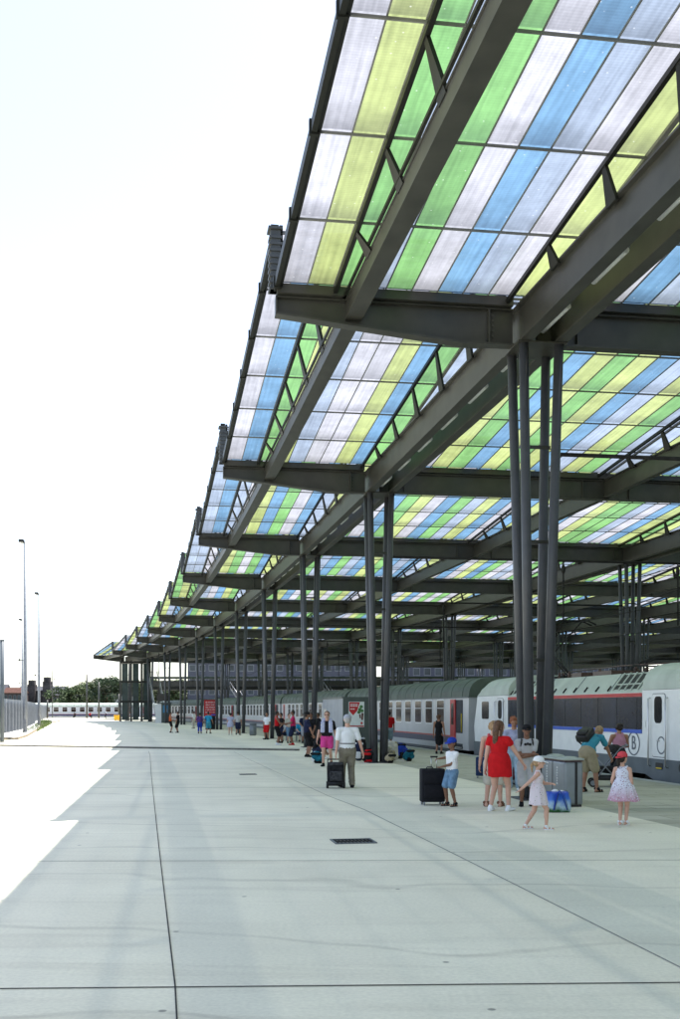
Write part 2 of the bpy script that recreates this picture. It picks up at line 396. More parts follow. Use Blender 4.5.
struct('apron', bm, M_CONC)
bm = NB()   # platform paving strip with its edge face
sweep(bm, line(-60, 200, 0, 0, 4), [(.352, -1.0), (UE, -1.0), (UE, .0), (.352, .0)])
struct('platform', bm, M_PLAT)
bm = NB(); sweep(bm, line(-60, 200, 0, .004, 4), [(UE - .32, 0), (UE - .02, 0), (UE - .02, .004), (UE - .32, .004)])
struct('platform_edge_strip', bm, M_WALK)
bm = NB(); sweep(bm, line(-60, 200, 0, 0, 4), [(UE, -1.02), (UMAX + 30, -1.02), (UMAX + 30, -.85), (UE, -.85)])
struct('track_bed', bm, M_BALLAST)
for uu in (13.6, 30.5, 47.4, 64.3):
    bm = NB(); sweep(bm, line(-60, 200, 0, 0, 4), [(uu, -.84), (uu + 6.8, -.84), (uu + 6.8, 0), (uu, 0)])
    struct('platform', bm, M_PLAT)
bm = NB()
for uu in (6.13, 7.57, 10.6, 12.04): sweep(bm, line(-60, 200, 0, 0, 4), rect(.07, -.85, -.70, uu))
struct('rails', bm, mat('rail_steel', (.2, .17, .15), .4, .7))
# slab joints in the apron
M_JOINT = mat('joint_sealant', (.05, .05, .048), .9, 0, .3, 8)
M_JOINTF = mat('saw_cut', (.24, .24, .225), .9, 0, .2, 8)
def ground_strip(pts, w, m, name='slab_joint', z=.004):
    bm = NB(); sweep(bm, [Vector((p[0], p[1], z)) for p in pts], rect(w, 0, .003)); return struct(name, bm, m)
ground_strip([(-40, 6.9), (-2.3, 7.12), (2.36, 7.28), (4.9, 7.4)], .013, M_JOINT)
ground_strip([(-.35, .8), (-1.0, 6.44), (-1.13, 7.2), (-2.5, 14.5), (-3.88, 21.9), (-5.5, 30.6), (-7.85, 43.4), (-8.6, 47.2)], .011, M_JOINT)
ground_strip([(3.6, 1), (2.5, 7.7), (1.45, 14), (.47, 19.75), (-.25, 22.9), (-1.8, 31), (-3.5, 39.9), (-4.7, 46.5)], .009, M_JOINTF)
for yy in (13.0, 25.2, 38):
    ground_strip([(-45, yy - .4), (P(yy - 22, .3).x if yy > 13 else 5.6, yy + .2)], .006, M_JOINTF)
# low kerb step crossing the apron
KERBP = [Vector((-60, 56.5, 0)), Vector((-17.4, 53.9, 0)), Vector((-9, 50.6, 0)), Vector((-1.9, 48.0, 0))]
bm = NB(); sweep(bm, KERBP, [(-.14, -.01), (.22, -.01), (.22, .045), (.18, .075), (-.10, .075), (-.14, .045)])
struct('kerb', bm, mat('kerb_stone', (.14, .135, .12), .9, 0, .3, 6))
# road edge: walk strip along the fence
wk = [(-26, 58), (-20, 65), (-21.5, 72), (-26.6, 92), (-33, 116), (-37.5, 135), (-44, 165)]
bm = NB()
outer = [Vector((a, b, 0)) for a, b in wk]; inner = [Vector((-26.5, 62, 0)), Vector((-24.6, 66, 0)), Vector((-25.5, 74, 0)), Vector((-30, 95, 0)), Vector((-38, 124, 0)), Vector((-45.5, 150, 0)), Vector((-52, 180, 0))]
a = [bm.verts.new(p + Vector((0, 0, .12))) for p in outer]; b = [bm.verts.new(p + Vector((0, 0, .12))) for p in inner]; c = [bm.verts.new(p) for p in outer]
for i in range(len(a) - 1): bm.faces.new((a[i], a[i + 1], b[i + 1], b[i])); bm.faces.new((c[i], c[i + 1], a[i + 1], a[i]))
struct('pavement', bm, M_WALK)
bm = NB(); sweep(bm, [p + Vector((0, 0, 0)) for p in outer], rect(.14, -.01, .135, .02)); struct('kerb', bm, mat('kerb_brown', (.26, .22, .17), .9, 0, .3, 6))
bm = NB(); sweep(bm, [Vector((-34, 64.5, 0)), Vector((-20.2, 64.6, 0))], rect(.3, -.01, .16)); struct('kerb', bm, mat('kerb_stone', (.2, .19, .17), .9))

# ------------------------------------------------------------------ canopy
can = thing('station_canopy', 'long curved station canopy of grey steel with sawtooth bays of coloured translucent panels', 'canopy', P(0))
def cpart(name, bm, m, parent=None, smooth=False):
    o = link(name, bm, m, parent or can, smooth)
    if parent is None or parent is can: o.location = -can.location
    return o
ZB, ZT = 9.5, 10.3                    # main beams
ZLO, ZHI = 10.46, 11.72
UO, UC = -5.47, -3.9                   # outer rail, curved edge beam
S0, S1 = K0 * BAY, K1 * BAY
def zroof(f): return ZHI + (ZLO - ZHI) * f
seqs = {(-1, -1): 'WYGLGWBLWY', (0, -1): 'WBGYLWWYBG', (1, -1): 'LBLWYBGWBL', (2, -1): 'LLWBYGWGBY', (3, -1): 'GYGBLWBYGL',
        (0, 0): 'LBWYGBYGYBLYGL', (-1, 0): 'YBWBLGBWYBGLWB', (-1, 1): 'BWGYBLWGYBWLGY', (1, 0): 'YLGWBGYWBGLYBW', (0, 1): 'LYGBLYWGBYLGWY', (1, 1): 'BYWYBWYGGLWBYG'}
def field(k, j, parts):
    """roof field of bay k (row k to k+1), across index j (-1 = outer cantilever). fills parts panels/frame/louvre"""
    pb, fb, lb = parts
    if j < 0: u0, u1, n = UO + .06, -.02, 10
    else: u0, u1, n = j * U1 + .02, (j + 1) * U1 - .02, 14
    sa, sb = k * BAY + .2, (k + 1) * BAY - .2
    rng = random.Random(k * 97 + j * 13 + 5)
    sq = seqs.get((k, j))
    if not sq:
        sq = ''
        while len(sq) < n + 1:
            c = rng.choices('WLBGY', [20, 20, 18, 20, 22])[0]
            if not sq or sq[-1] != c: sq += c
    uvl = pb.loops.layers.uv.verify()
    NR = 6
    for i in range(n):
        a, b = u0 + (u1 - u0) * i / n, u0 + (u1 - u0) * (i + 1) / n
        for r in range(NR):
            f0, f1 = r / NR, (r + 1) / NR
            s_0, s_1 = sa + (sb - sa) * f0, sa + (sb - sa) * f1
            v = [pb.verts.new(P(s, u, zroof(f) + .06)) for s, u, f in ((s_0, a, f0), (s_0, b, f0), (s_1, b, f1), (s_1, a, f1))]
            fc = pb.faces.new(v); fc.material_index = PKEYS.index(sq[i % len(sq)])
            for lp, uvv in zip(fc.loops, ((i, r + .999), (i + 1, r + .999), (i + 1, r), (i, r))): lp[uvl].uv = uvv
    # glazing bars between strips, purlins across
    def bar(p, q, w, h, dz=0, mi=0):
        d = (q - p).normalized(); r = Vector((d.y, -d.x, 0)).normalized() * w / 2; up = Vector((0, 0, 1))
        vs = [fb.verts.new(e + r * sg + up * z) for e in (p, q) for sg, z in ((-1, dz - h), (1, dz - h), (1, dz), (-1, dz))]
        for f in ((0, 1, 2, 3), (7, 6, 5, 4), (0, 4, 5, 1), (1, 5, 6, 2), (2, 6, 7, 3), (3, 7, 4, 0)): fb.faces.new([vs[i] for i in f]).material_index = mi
    for i in range(n + 1):
        u = u0 + (u1 - u0) * i / n
        edge = i in (0, n)
        w, h = (.05, .06) if edge else (.022, .03)
        if j == -1 and i == 0: continue
        bar(P(sa, u, zroof(0) + .055), P(sb, u, zroof(1) + .055), w, h)
    for r in range(NR + 1):
        f = r / NR; s = sa + (sb - sa) * f
        bar(P(s, u0, zroof(f) + .02), P(s, u1, zroof(f) + .02), .03, .04)
    # sloping rail and upright fins on the side beams
    if j < 0: sides = [(UC - .40, UC - .14), (-.68, -.51)]
    elif j % 2 == 0: sides = [(u1 - .34, u1 - .10)]
    else: sides = [(u1 - .68, u1 - .51)]
    for us, ub in sides:
        bar(P(sa, us, zroof(0) - .03), P(sb, us, zroof(1) - .03), .08, .09, 0, 1)
        for r in range(NR):
            f = r / NR + .01; s = sa + (sb - sa) * f; zt = zroof(f) - .10
            if zt - ZT < .1: continue
            hw = .27
            vv = []
            for o_ in (-.03, .03):      # triangular fin leaning from the beam up to the rail
                vv.append([fb.verts.new(P(s + ds, u_ + o_, z)) for ds, u_, z in ((-hw * .4, ub, ZT - .10), (hw, ub, ZT - .10), (.06, us, zt), (-.06, us, zt))])
            fs = [fb.faces.new(vv[0]), fb.faces.new(vv[1][::-1])]
            for q in range(4): fs.append(fb.faces.new((vv[0][q], vv[1][q], vv[1][(q + 1) % 4], vv[0][(q + 1) % 4])))
            for f_ in fs: f_.material_index = 1
    # louvres closing the step at the near (high) end
    sl_ = k * BAY + .1
    for q in range(9):
        z = ZLO + .02 + q * .14
        a, b = P(sl_, u0, z), P(sl_, u1, z)
        d = (b - a).normalized(); nrm = Vector((-d.y, d.x, 0)) * .07
        vs = [lb.verts.new(e + o_) for e in (a, b) for o_ in (-nrm, nrm + Vector((0, 0, .05)), nrm + Vector((0, 0, .065)), -nrm + Vector((0, 0, .015)))]
        for f in ((3, 2, 1, 0), (4, 5, 6, 7), (0, 1, 5, 4), (1, 2, 6, 5), (2, 3, 7, 6), (3, 0, 4, 7)): lb.faces.new([vs[i] for i in f])
    for uu in [u0 + .04, u1 - .04]:
        p0 = P(sl_, uu, ZLO - .05)
        box(lb, -.035, .035, -.05, .05, 0, ZHI - ZLO + .12, Matrix.Translation(p0) @ Matrix.Rotation(head(sl_), 4, 'Z'))
fields = []
for k in range(K0, K1):
    for j in range(-1, NU):
        u0, u1 = (UO, -.5) if j < 0 else (j * U1, (j + 1) * U1)
        ps = [P(s, u, z) for s in (k * BAY, k * BAY + BAY / 2, (k + 1) * BAY) for u, z in ((u0, ZLO), (u1, ZHI))]
        fields.append((screen_area(ps) if (k + 1) * BAY > -25 else 0, k, j))
fields.sort(reverse=True)
NF = 96
rest = None
PMATS = [PM[c] for c in PKEYS]
for i, (ar, k, j) in enumerate(fields):
    if i < NF:
        prt = (NB(), NB(), NB()); field(k, j, prt)
        r = cpart('roof_bay', prt[0], PMATS)
        link('glazing_frame', prt[1], [M_GFR, M_STEEL2], r); link('louvre', prt[2], M_STEEL2, r)
    else:
        if rest is None: rest = (NB(), NB(), NB())
        field(k, j, rest)
if rest:
    r = cpart('roof_bay', rest[0], PMATS); r['kind'] = 'stuff'
    link('glazing_frame', rest[1], [M_GFR, M_STEEL2], r)['kind'] = 'stuff'; link('louvre', rest[2], M_STEEL2, r)['kind'] = 'stuff'
# outer inclined rail, one per bay, with clamps
for k in range(K0, K1):
    bm = NB()
    a, b = P(k * BAY + .12, UO, zroof(0)), P((k + 1) * BAY - .12, UO, zroof(1))
    d = (b - a).normalized(); r_ = Vector((d.y, -d.x, 0)).normalized()
    def bx(p, q, l0, l1, z0, z1):
        vs = [bm.verts.new(e + r_ * l + Vector((0, 0, z))) for e in (p, q) for l, z in ((l0, z0), (l1, z0), (l1, z1), (l0, z1))]
        for f in ((0, 1, 2, 3), (7, 6, 5, 4), (0, 4, 5, 1), (1, 5, 6, 2), (2, 6, 7, 3), (3, 7, 4, 0)): bm.faces.new([vs[i] for i in f])
    bx(a, b, -.07, .02, -.10, .10); bx(a, b, .03, .09, -.06, .03)
    for q in range(7):
        p = a.lerp(b, (q + .02) / 6.1); bx(p - d * .03, p + d * .03, -.10, .06, -.12, .12)
    cpart('edge_rail', bm, M_STEEL2)
# louvre end box at the outer corner
M_ENDL = mat('end_louvre_grey', (.06, .065, .07), .5, .2, .1, 3)
for k in range(K0 + 1, K1):
    bm = NB(); p0 = P(k * BAY + .02, UO, ZLO - .05)
    Mx = Matrix.Translation(p0) @ Matrix.Rotation(head(k * BAY), 4, 'Z')
    for q in range(9): box(bm, -.16, .10, -.15, .15, q * .13, q * .13 + .05, Mx)
    box(bm, -.13, .07, -.12, .12, 0, 1.22, Mx); box(bm, -.18, .11, -.17, .17, 1.22, 1.27, Mx)
    cpart('end_louvre', bm, M_ENDL)
# curved edge beam
bm = NB(); sweep(bm, line(S0, S1, UC, 0, 2), [(-.17, 9.88), (.17, 9.88), (.17, 9.92), (.15, 9.92), (.15, 10.24), (.17, 10.24), (.17, 10.28), (-.17, 10.28), (-.17, 10.24), (-.15, 10.24), (-.15, 9.92), (-.17, 9.92)])
eb = cpart('edge_beam', bm, M_STEEL)
bm = NB(); sweep(bm, line(S0, S1, UC - .20, 0, 2), rect(.05, 10.30, 10.36)); link('edge_rod', bm, M_STEEL2, eb)
# longitudinal beams
LINES = []
for j in range(0, NU + 1):
    u = j * U1
    if j % 2 == 0:
        for du in (-.38, .38):
            bm = NB(); sweep(bm, line(S0, S1, u + du, 0, 3), ibeam(.26, ZB, ZT)); cpart('longitudinal_beam', bm, M_STEEL)
    else:
        bm = NB(); sweep(bm, line(S0, S1, u, 0, 3), ibeam(.24, ZB + .12, ZT - .01)); cpart('longitudinal_beam', bm, M_STEEL)
# transverse beams
for k in range(K0, K1 + 1):
    s = k * BAY
    bm = NB(); sweep(bm, [P(s, .02), P(s, UMAX)], ibeam(.28, ZB + .06, ZT - .02)); 
    sweep(bm, [P(s, .6), P(s, UMAX)], rect(.5, ZT + .0, ZT + .19)); 
    for jj in range(0, NU):      # end stiffener plates
        for uu in (jj * U1 + .9, (jj + 1) * U1 - .9):
            Mx = Matrix.Translation(P(s, uu)) @ Matrix.Rotation(head(s), 4, 'Z'); box(bm, -.015, .015, -.13, .13, ZB + .1, ZT - .06, Mx)
    cpart('transverse_beam', bm, M_STEEL)
    # tapered cantilever arm
    bm = NB(); t = head(s) - .03; Mx = Matrix.Translation(P(s)) @ Matrix.Rotation(t, 4, 'Z')
    z0a, z0b = ZB + .06, ZT - .36
    MM = Mx @ Matrix.Rotation(R(90), 4, 'X')
    web = [(-.5, z0a), (-1.6, z0a - .02), (UO - .02, z0b), (UO - .02, ZT - .02), (-.5, ZT - .02)]
    prism(bm, web, -.03, .03, MM)
    for w0, w1, za, zb, ua, ub in ((-.14, .14, ZT - .05, ZT - .02, -.5, UO - .02),):
        box(bm, ub, ua, w0, w1, za, zb, Mx)
    bot = [(-.5, z0a - .03), (-1.6, z0a - .05), (UO - .02, z0b - .03), (UO - .02, z0b + .01), (-1.6, z0a - .0), (-.5, z0a)]
    prism(bm, bot, -.14, .14, MM)
    box(bm, UO - .03, UO, -.14, .14, z0b - .03, ZT - .02, Mx)
    box(bm, -1.05, -1.02, -.14, .14, z0a, ZT - .04, Mx)
    for q in range(5): box(bm, -.98, -.94, -.15, -.12, ZB + .16 + q * .11, ZB + .2 + q * .11, Mx)
    box(bm, UO, -.55, -.25, .25, ZT, ZT + .19, Mx)   # gutter over the arm
    cpart('cantilever_arm', bm, M_STEEL)
# columns: bundles of four raking struts
ncol = 0
for j in range(0, NU + 1, 2):
    for k in range(K0 + 1, K1 + 1):
        u = j * U1; s = k * BAY; b0 = P(s, u); Mx = Matrix.Rotation(head(s) - .03, 4, 'Z')
        col = NB() if j >= 4 else None
        if j >= 4:
            for sx in (-1, 1):
                for sy in (-1, 1): tube(col, [b0 + Mx @ Vector((sx * .19, sy * .19, 0)), b0 + Mx @ Vector((sx * .38, sy * .40, ZB))], .10, 8, .095)
            cpart('column', col, M_COL)
        else:
            bm = NB(); box(bm, -.42, .42, -.42, .42, .002, .03, Matrix.Translation(b0) @ Mx)
            c = cpart('column', bm, M_COL)
            for sx in (-1, 1):
                for sy in (-1, 1):
                    b = NB(); tube(b, [b0 + Mx @ Vector((sx * .17, sy * .19, .028)), b0 + Mx @ Vector((sx * .38, sy * .40, ZB))], .11, 14, .10)
                    link('strut', b, M_COL, c)
            for z in (2.9, 5.4, 7.4):
                f = z / ZB; w = .17 + .21 * f; b = NB()
                box(b, -w, w, -.02, .02, z, z + .07, Matrix.Translation(b0) @ Mx); link('brace', b, M_STEEL, c)
            b = NB(); box(b, -.53, .53, -.53, .53, ZB - .03, ZB - .004, Matrix.Translation(b0) @ Mx.to_4x4()); link('head_plate', b, M_STEEL, c)
# fluorescent fittings between the twin beams
for i in range(34):
    s = -12 + i * 2.55
    bm = NB(); a, b = P(s, 0, ZB + .22), P(s + 1.35, 0, ZB + .22)
    sweep(bm, [a, b], rect(.15, .06, .14), 1); tube(bm, [a + Vector((0, 0, .02)), b + Vector((0, 0, .02))], .062, 10)
    f = cpart('light_fitting', bm, [M_LAMP, M_GALV])
bm = NB(); sweep(bm, line(S0, S1, 0, 0, 4), rect(.10, ZB + .36, ZB + .40)); cpart('cable_tray', bm, M_GALV)
for du in ():
    bm = NB(); tube(bm, line(S0, S1, du, ZB + .9, 6), .03, 6); cpart('conduit', bm, M_STEEL2)

# ------------------------------------------------------------------ trains
M_CW = mat('coach_light_grey', (.45, .46, .50), .3, 0, .06, 1.2, spec=.6)
M_CROOF = mat('coach_roof_green_grey', (.085, .11, .09), .55, 0, .25, 1.2)
M_LROOF = mat('locomotive_roof_pale', (.44, .49, .44), .5, 0, .12, 1.5)
M_RED = mat('signal_red', (.42, .025, .03), .4, 0, .12, 3)
M_NAVY = mat('navy_band', (.015, .025, .09), .35, 0, .2, 2)
M_BLUE = mat('bright_blue_band', (.02, .09, .48), .35, 0, .08, 3)
M_SKIRT = mat('skirt_grey', (.10, .12, .14), .45, 0, .12, 2)
M_UNDER = mat('underframe', (.022, .022, .022), .85, 0, .3, 5)
M_SEATW = mat('coach_window_glass', (.035, .022, .018), .1, 0, .9, 1.6, spec=.3)
M_INT = mat('doorway_interior', (.04, .042, .05), .7, 0, .4, 3)
M_YEL = mat('yellow_rail', (.6, .45, .03), .5)
HW = 1.42
def coach_frame(s0, s1, u=6.85):
    """local frame: x along travel away from camera, y = towards platform, z up"""
    a, b = P(s0, u), P(s1, u); d = (b - a).normalized(); L = (b - a).length
    return a, math.atan2(d.y, d.x), L
def roof_prof(z0, z1, hw, n=14):
    pr = [(-hw, z0)]
    for i in range(1, n):
        a = PI * i / n; pr.append((-hw * math.copysign(abs(math.cos(a)) ** .62, math.cos(a)), z0 + (z1 - z0) * math.sin(a) ** .8))
    return pr + [(hw, z0)]
def along_x(bm, prof, x0, x1, mi=0, M=None):
    """extrude profile [(y,z)] from x0 to x1"""
    T = M or Matrix()
    a = [bm.verts.new(T @ Vector((x0, y, z))) for y, z in prof]; b = [bm.verts.new(T @ Vector((x1, y, z))) for y, z in prof]
    n = len(prof)
    bm.faces.new(a[::-1]).material_index = mi; bm.faces.new(b).material_index = mi
    for i in range(n): bm.faces.new((a[i], a[(i + 1) % n], b[(i + 1) % n], b[i])).material_index = mi
def rounded_rect_x(bm, x0, x1, z0, z1, y, d, r=.08, M=None, mi=0):
    """rounded slab lying on a side wall, normal along y"""
    pts = []
    for cx, cz, a0 in ((x1 - r, z1 - r, 0), (x0 + r, z1 - r, 90), (x0 + r, z0 + r, 180), (x1 - r, z0 + r, 270)):
        for q in range(4): a = R(a0 + q * 30); pts.append((cx + r * math.cos(a), cz + r * math.sin(a)))
    T = (M or Matrix())
    a = [bm.verts.new(T @ Vector((px, y, pz))) for px, pz in pts]; b = [bm.verts.new(T @ Vector((px, y + d, pz))) for px, pz in pts]
    n = len(pts)
    bm.faces.new(a[::-1]).material_index = mi; bm.faces.new(b).material_index = mi
    for i in range(n): bm.faces.new((a[i], a[(i + 1) % n], b[(i + 1) % n], b[i])).material_index = mi
def bogie(parent, x):
    b = NB(); box(b, x - 1.7, x + 1.7, -1.0, 1.0, -.45, -.2); box(b, x - 1.5, x + 1.5, -1.25, -1.05, -.42, -.15); box(b, x - 1.5, x + 1.5, 1.05, 1.25, -.42, -.15)
    g = link('bogie', b, M_UNDER, parent)
    for dx in (-1.25, 1.25):
        w = NB()
        for sy in (-.78, .78): tube(w, [(x + dx, sy - .06, -.24), (x + dx, sy + .06, -.24)], .46, 20)
        tube(w, [(x + dx, -.8, -.24), (x + dx, .8, -.24)], .08, 8)
        link('wheelset', w, M_UNDER, g)
def make_coach(L, loc, rz, label, group, near_detail=True, opened=True, roofm=None):
    t = thing('train_coach', label, 'train coach', loc, rz, group)
    bm = NB()
    along_x(bm, [(-HW, .12), (-HW - .02, .45), (-HW, 2.42), (HW, 2.42), (HW + .02, .45), (HW, .12)], .35, L - .35)
    body = link('body', bm, M_CW, t)
    bm = NB(); along_x(bm, roof_prof(2.40, 3.28, HW + .015), .3, L - .3)
    rf = link('roof', bm, roofm or M_CROOF, t, False)
    bm = NB()
    for i in range(int(L / 1.6)): 
        x = 1.2 + i * 1.6
        along_x(bm, roof_prof(2.41, 3.295, HW + .03), x, x + .04)
    link('roof_rib', bm, M_CROOF, rf)
    bm = NB()
    for i in range(3):
        box(bm, 4 + i * 8, 5.2 + i * 8, -.35, .35, 3.25, 3.36)
    link('roof_vent', bm, M_CROOF, rf)
    bm = NB(); along_x(bm, [(-.9, -.35), (-.9, .11), (.9, .11), (.9, -.35)], 5, L - 5); link('underframe', bm, M_UNDER, t)
    bm = NB(); along_x(bm, [(-HW + .08, .0), (-HW + .08, .12), (HW - .08, .12), (HW - .08, .0)], 3, L - 3); link('skirt', bm, M_SKIRT, t)
    for xx in (-.02, L - .42):
        bm = NB(); along_x(bm, [(-.75, .1), (-.75, 2.4), (-.4, 2.75), (.4, 2.75), (.75, 2.4), (.75, .1)], xx, xx + .44); link('gangway', bm, M_RUBBER, t)
    for x in (3.6, L - 3.6): bogie(t, x)
    sides = ((1, 1), (-1, 1)) if near_detail else ((1, 1),)
    for sd, _ in ((1, 1),):
        y = (HW + .012) * sd
        bm = NB(); box(bm, 2.4, L - 2.4, y, y + .012, .66, .72); link('red_stripe', bm, M_RED, t)
        bm = NB(); box(bm, 2.4, L - 2.4, y + .002, y + .014, .38, .655); link('navy_stripe', bm, M_NAVY, t)
        bm = NB(); box(bm, .35, L - .35, HW - .01, HW + .035, 2.37, 2.42); link('gutter', bm, M_SKIRT, t)
        n = 10; p0 = 3.5; pitch = (L - 7.0) / n
        for i in range(n):
            xa = p0 + pitch * (i + .5) - .55
            bm = NB(); rounded_rect_x(bm, xa - .07, xa + 1.17, 1.18, 2.35, HW + .004, .014, .12); w = link('window', bm, M_CHROME if False else M_WHITE, t)
            bm = NB(); rounded_rect_x(bm, xa, xa + 1.1, 1.24, 2.29, HW + .006, .018, .09); link('pane', bm, M_SEATW, w)
            bm = NB(); box(bm, xa + .02, xa + 1.08, HW + .02, HW + .034, 1.92, 1.95); link('transom', bm, M_WHITE, w)
        for x0, op in ((1.15, opened), (L - 2.1, False)):
            bm = NB(); rounded_rect_x(bm, x0, x0 + .95, .16, 2.3, HW + .004, .012, .06); dr = link('door', bm, M_INT if op else M_RED, t)
            if op: dr['label'] = 'open doorway with red folded leaf'
            if op:
                bm = NB(); box(bm, x0 + .97, x0 + 1.65, HW + .02, HW + .07, .2, 2.32); lf = link('door_leaf', bm, M_RED, dr)
                bm = NB(); rounded_rect_x(bm, x0 + 1.12, x0 + 1.5, 1.2, 2.15, HW + .064, .012, .06); link('door_window', bm, M_GLASSD, dr)
                bm = NB(); tube(bm, [(x0 + .08, HW + .05, .9), (x0 + .08, HW + .05, 1.7)], .02, 6); link('grab_rail', bm, M_YEL, dr)
                bm = NB(); box(bm, x0 + .1, x0 + .85, HW - .02, HW + .10, .2, .24); link('step', bm, M_CHROME, dr)
            else:
                bm = NB(); rounded_rect_x(bm, x0 + .27, x0 + .68, 1.2, 2.15, HW + .012, .012, .06); link('door_window', bm, M_GLASSD, dr)
    return t
CGRP = 'coaches of the long passenger train'
# loco: far end at depth 43.5, s measured along curve
S_L0, S_L1 = 2.0, 21.4
cl = [('light grey train coach with red folded door, first coach coupled behind the locomotive'), ('light grey train coach second from the locomotive, behind the grey kiosk'),
      ('third light grey coach from the locomotive, behind the round litter bin'), ('fourth light grey coach from the locomotive, behind the red advertising panel'),
      ('last light grey coach of the long train, beside the distant stair tower')]
for i in range(5):
    s0 = S_L1 + .35 + i * 26.5
    a, rz, L = coach_frame(s0, s0 + 26.2)
    make_coach(L, a, rz, cl[i], CGRP)
# ------------------------------------------------------------------ locomotive
a, rz, L = coach_frame(S_L0, S_L1)
t = thing('locomotive', 'electric locomotive with dark side panel, red and blue stripes and grey skirt', 'locomotive', a, rz)
bm = NB()
CB = 4.25   # cab length
along_x(bm, [(-HW, .56), (-HW, 2.36), (HW, 2.36), (HW, .56)], CB, L - CB)
link('body', bm, M_WHITE, t)
for x0, x1, sg in ((0, CB, -1), (L, L - CB, 1)):
    bm = NB()
    poly = [(x1, .56), (x0 + (-sg) * .15, .56), (x0 - sg * .05, 1.2), (x0 - sg * .5, 2.42), (x1, 2.42)]
    T = Matrix(((1, 0, 0, 0), (0, 0, 1, 0), (0, 1, 0, 0), (0, 0, 0, 1)))
    prism(bm, poly if sg < 0 else poly, -HW, HW, T); bmesh.ops.recalc_face_normals(bm, faces=bm.faces[:])
    cb = link('cab', bm, M_WHITE, t)
    bm = NB(); poly = [(x1 + sg * -.0, 2.425), (x0 - sg * .5, 2.425), (x0 - sg * .95, 3.05), (x0 - sg * 1.5, 3.2), (x1, 3.2)]
    pr = roof_prof(2.43, 3.2, HW)
    e0, e1 = x0 - sg * .5, x1
    # roof of the cab: narrowing rings
    rings = []
    for xx, zt, hw in ((x0 - sg * .45, 2.5, HW), (x0 - sg * .8, 2.95, HW), (x0 - sg * 1.3, 3.16, HW), (x1, 3.2, HW)):
        rings.append([bm.verts.new((xx, y_, z_)) for y_, z_ in roof_prof(2.43, zt, hw)])
    for r0, r1 in zip(rings, rings[1:]):
        m = len(r0)
        for q in range(m): bm.faces.new((r0[q], r0[(q + 1) % m], r1[(q + 1) % m], r1[q]))
    bm.faces.new(rings[0]); bm.faces.new(rings[-1][::-1]); bmesh.ops.recalc_face_normals(bm, faces=bm.faces[:])
    link('cab_roof', bm, M_LROOF, cb)
    bm = NB(); q0, q1 = sorted((x0 - sg * .42, x0 - sg * .16))
    prism(bm, [(x0 - sg * .12, 1.35), (x0 - sg * .45, 2.3), (x0 - sg * .47, 2.3), (x0 - sg * .14, 1.35)] if False else [(x0 - sg * .04, 1.32), (x0 - sg * .43, 2.3), (x0 - sg * .55, 2.3), (x0 - sg * .18, 1.32)], -1.2, 1.2, T); bmesh.ops.recalc_face_normals(bm, faces=bm.faces[:])
    link('windscreen', bm, M_GLASSD, cb)
    for sy in (-1, 1):
        bm = NB(); ell(bm, (x0 + (-sg) * .12, sy * .95, .85), (.05, .12, .12)); link('headlight', bm, M_LAMP, cb)
        bm = NB(); tube(bm, [(x0, sy * .88, .2), (x0 + sg * -.0 + (.5 if sg > 0 else -.5), sy * .88, .2)], .1, 10); tube(bm, [(x0 + (.5 if sg > 0 else -.5), sy * .88, .2), (x0 + (.55 if sg > 0 else -.55), sy * .88, .2)], .22, 14); link('buffer', bm, M_UNDER, t)
# skirt, notched over the bogies
bm = NB()
sk = [(.05, .56), (.05, .0), (2.0, -.12), (3.2, -.12), (4.1, .12), (L - 4.1, .12), (L - 3.2, -.12), (L - 2.0, -.12), (L - .05, .0), (L - .05, .56)]
T = Matrix(((1, 0, 0, 0), (0, 0, 1, 0), (0, 1, 0, 0), (0, 0, 0, 1)))
prism(bm, sk, HW - .06, HW + .006, T); prism(bm, sk, -HW - .006, -HW + .06, T); bmesh.ops.recalc_face_normals(bm, faces=bm.faces[:])
box(bm, .3, L - .3, -HW + .07, HW - .07, .1, .55)
sk_o = link('skirt', bm, M_SKIRT, t)
bm = NB(); box(bm, CB + .02, L - CB - .02, HW + .003, HW + .02, 1.33, 2.24); sp = link('side_panel', bm, mat('smoked_side_panel', (.012, .018, .036), .25, 0, .5, 1.1, spec=.12), t)
bm = NB()
for i in range(9): box(bm, CB + .3 + i * 1.28, CB + .325 + i * 1.28, HW + .02, HW + .026, 1.35, 2.22)
link('panel_joint', bm, M_BLACK, sp)
bm = NB(); box(bm, CB + .02, L - CB - .02, HW + .004, HW + .022, 2.245, 2.35); link('red_stripe', bm, M_RED, t)
bm = NB(); box(bm, CB + .02, L - CB - .02, HW + .004, HW + .022, 1.22, 1.325); link('blue_stripe', bm, M_BLUE, t)
# bevelled roof with cooling grilles
bm = NB(); along_x(bm, [(-HW + .01, 2.36), (-HW + .05, 2.42), (-.95, 2.95), (.95, 2.95), (HW - .05, 2.42), (HW - .01, 2.36)], CB + .02, L - CB - .02); rf = link('roof', bm, M_LROOF, t)
nrm = math.atan2(2.95 - 2.42, HW - .05 - .95)
def on_slope(bm, xa, xb, f0, f1, h, mi=0):
    y0_, z0_ = HW - .05, 2.42; y1_, z1_ = .95, 2.95
    d = Vector((0, y1_ - y0_, z1_ - z0_)); n = Vector((0, z1_ - z0_, -(y1_ - y0_))).normalized() * h
    p = Vector((0, y0_, z0_))
    vs = []
    for off in (Vector(), n):
        for xx, f in ((xa, f0), (xb, f0), (xb, f1), (xa, f1)): vs.append(bm.verts.new(Vector((xx, 0, 0)) + p + d * f + off))
    for f in ((3, 2, 1, 0), (4, 5, 6, 7), (0, 1, 5, 4), (1, 2, 6, 5), (2, 3, 7, 6), (3, 0, 4, 7)): bm.faces.new([vs[i] for i in f])
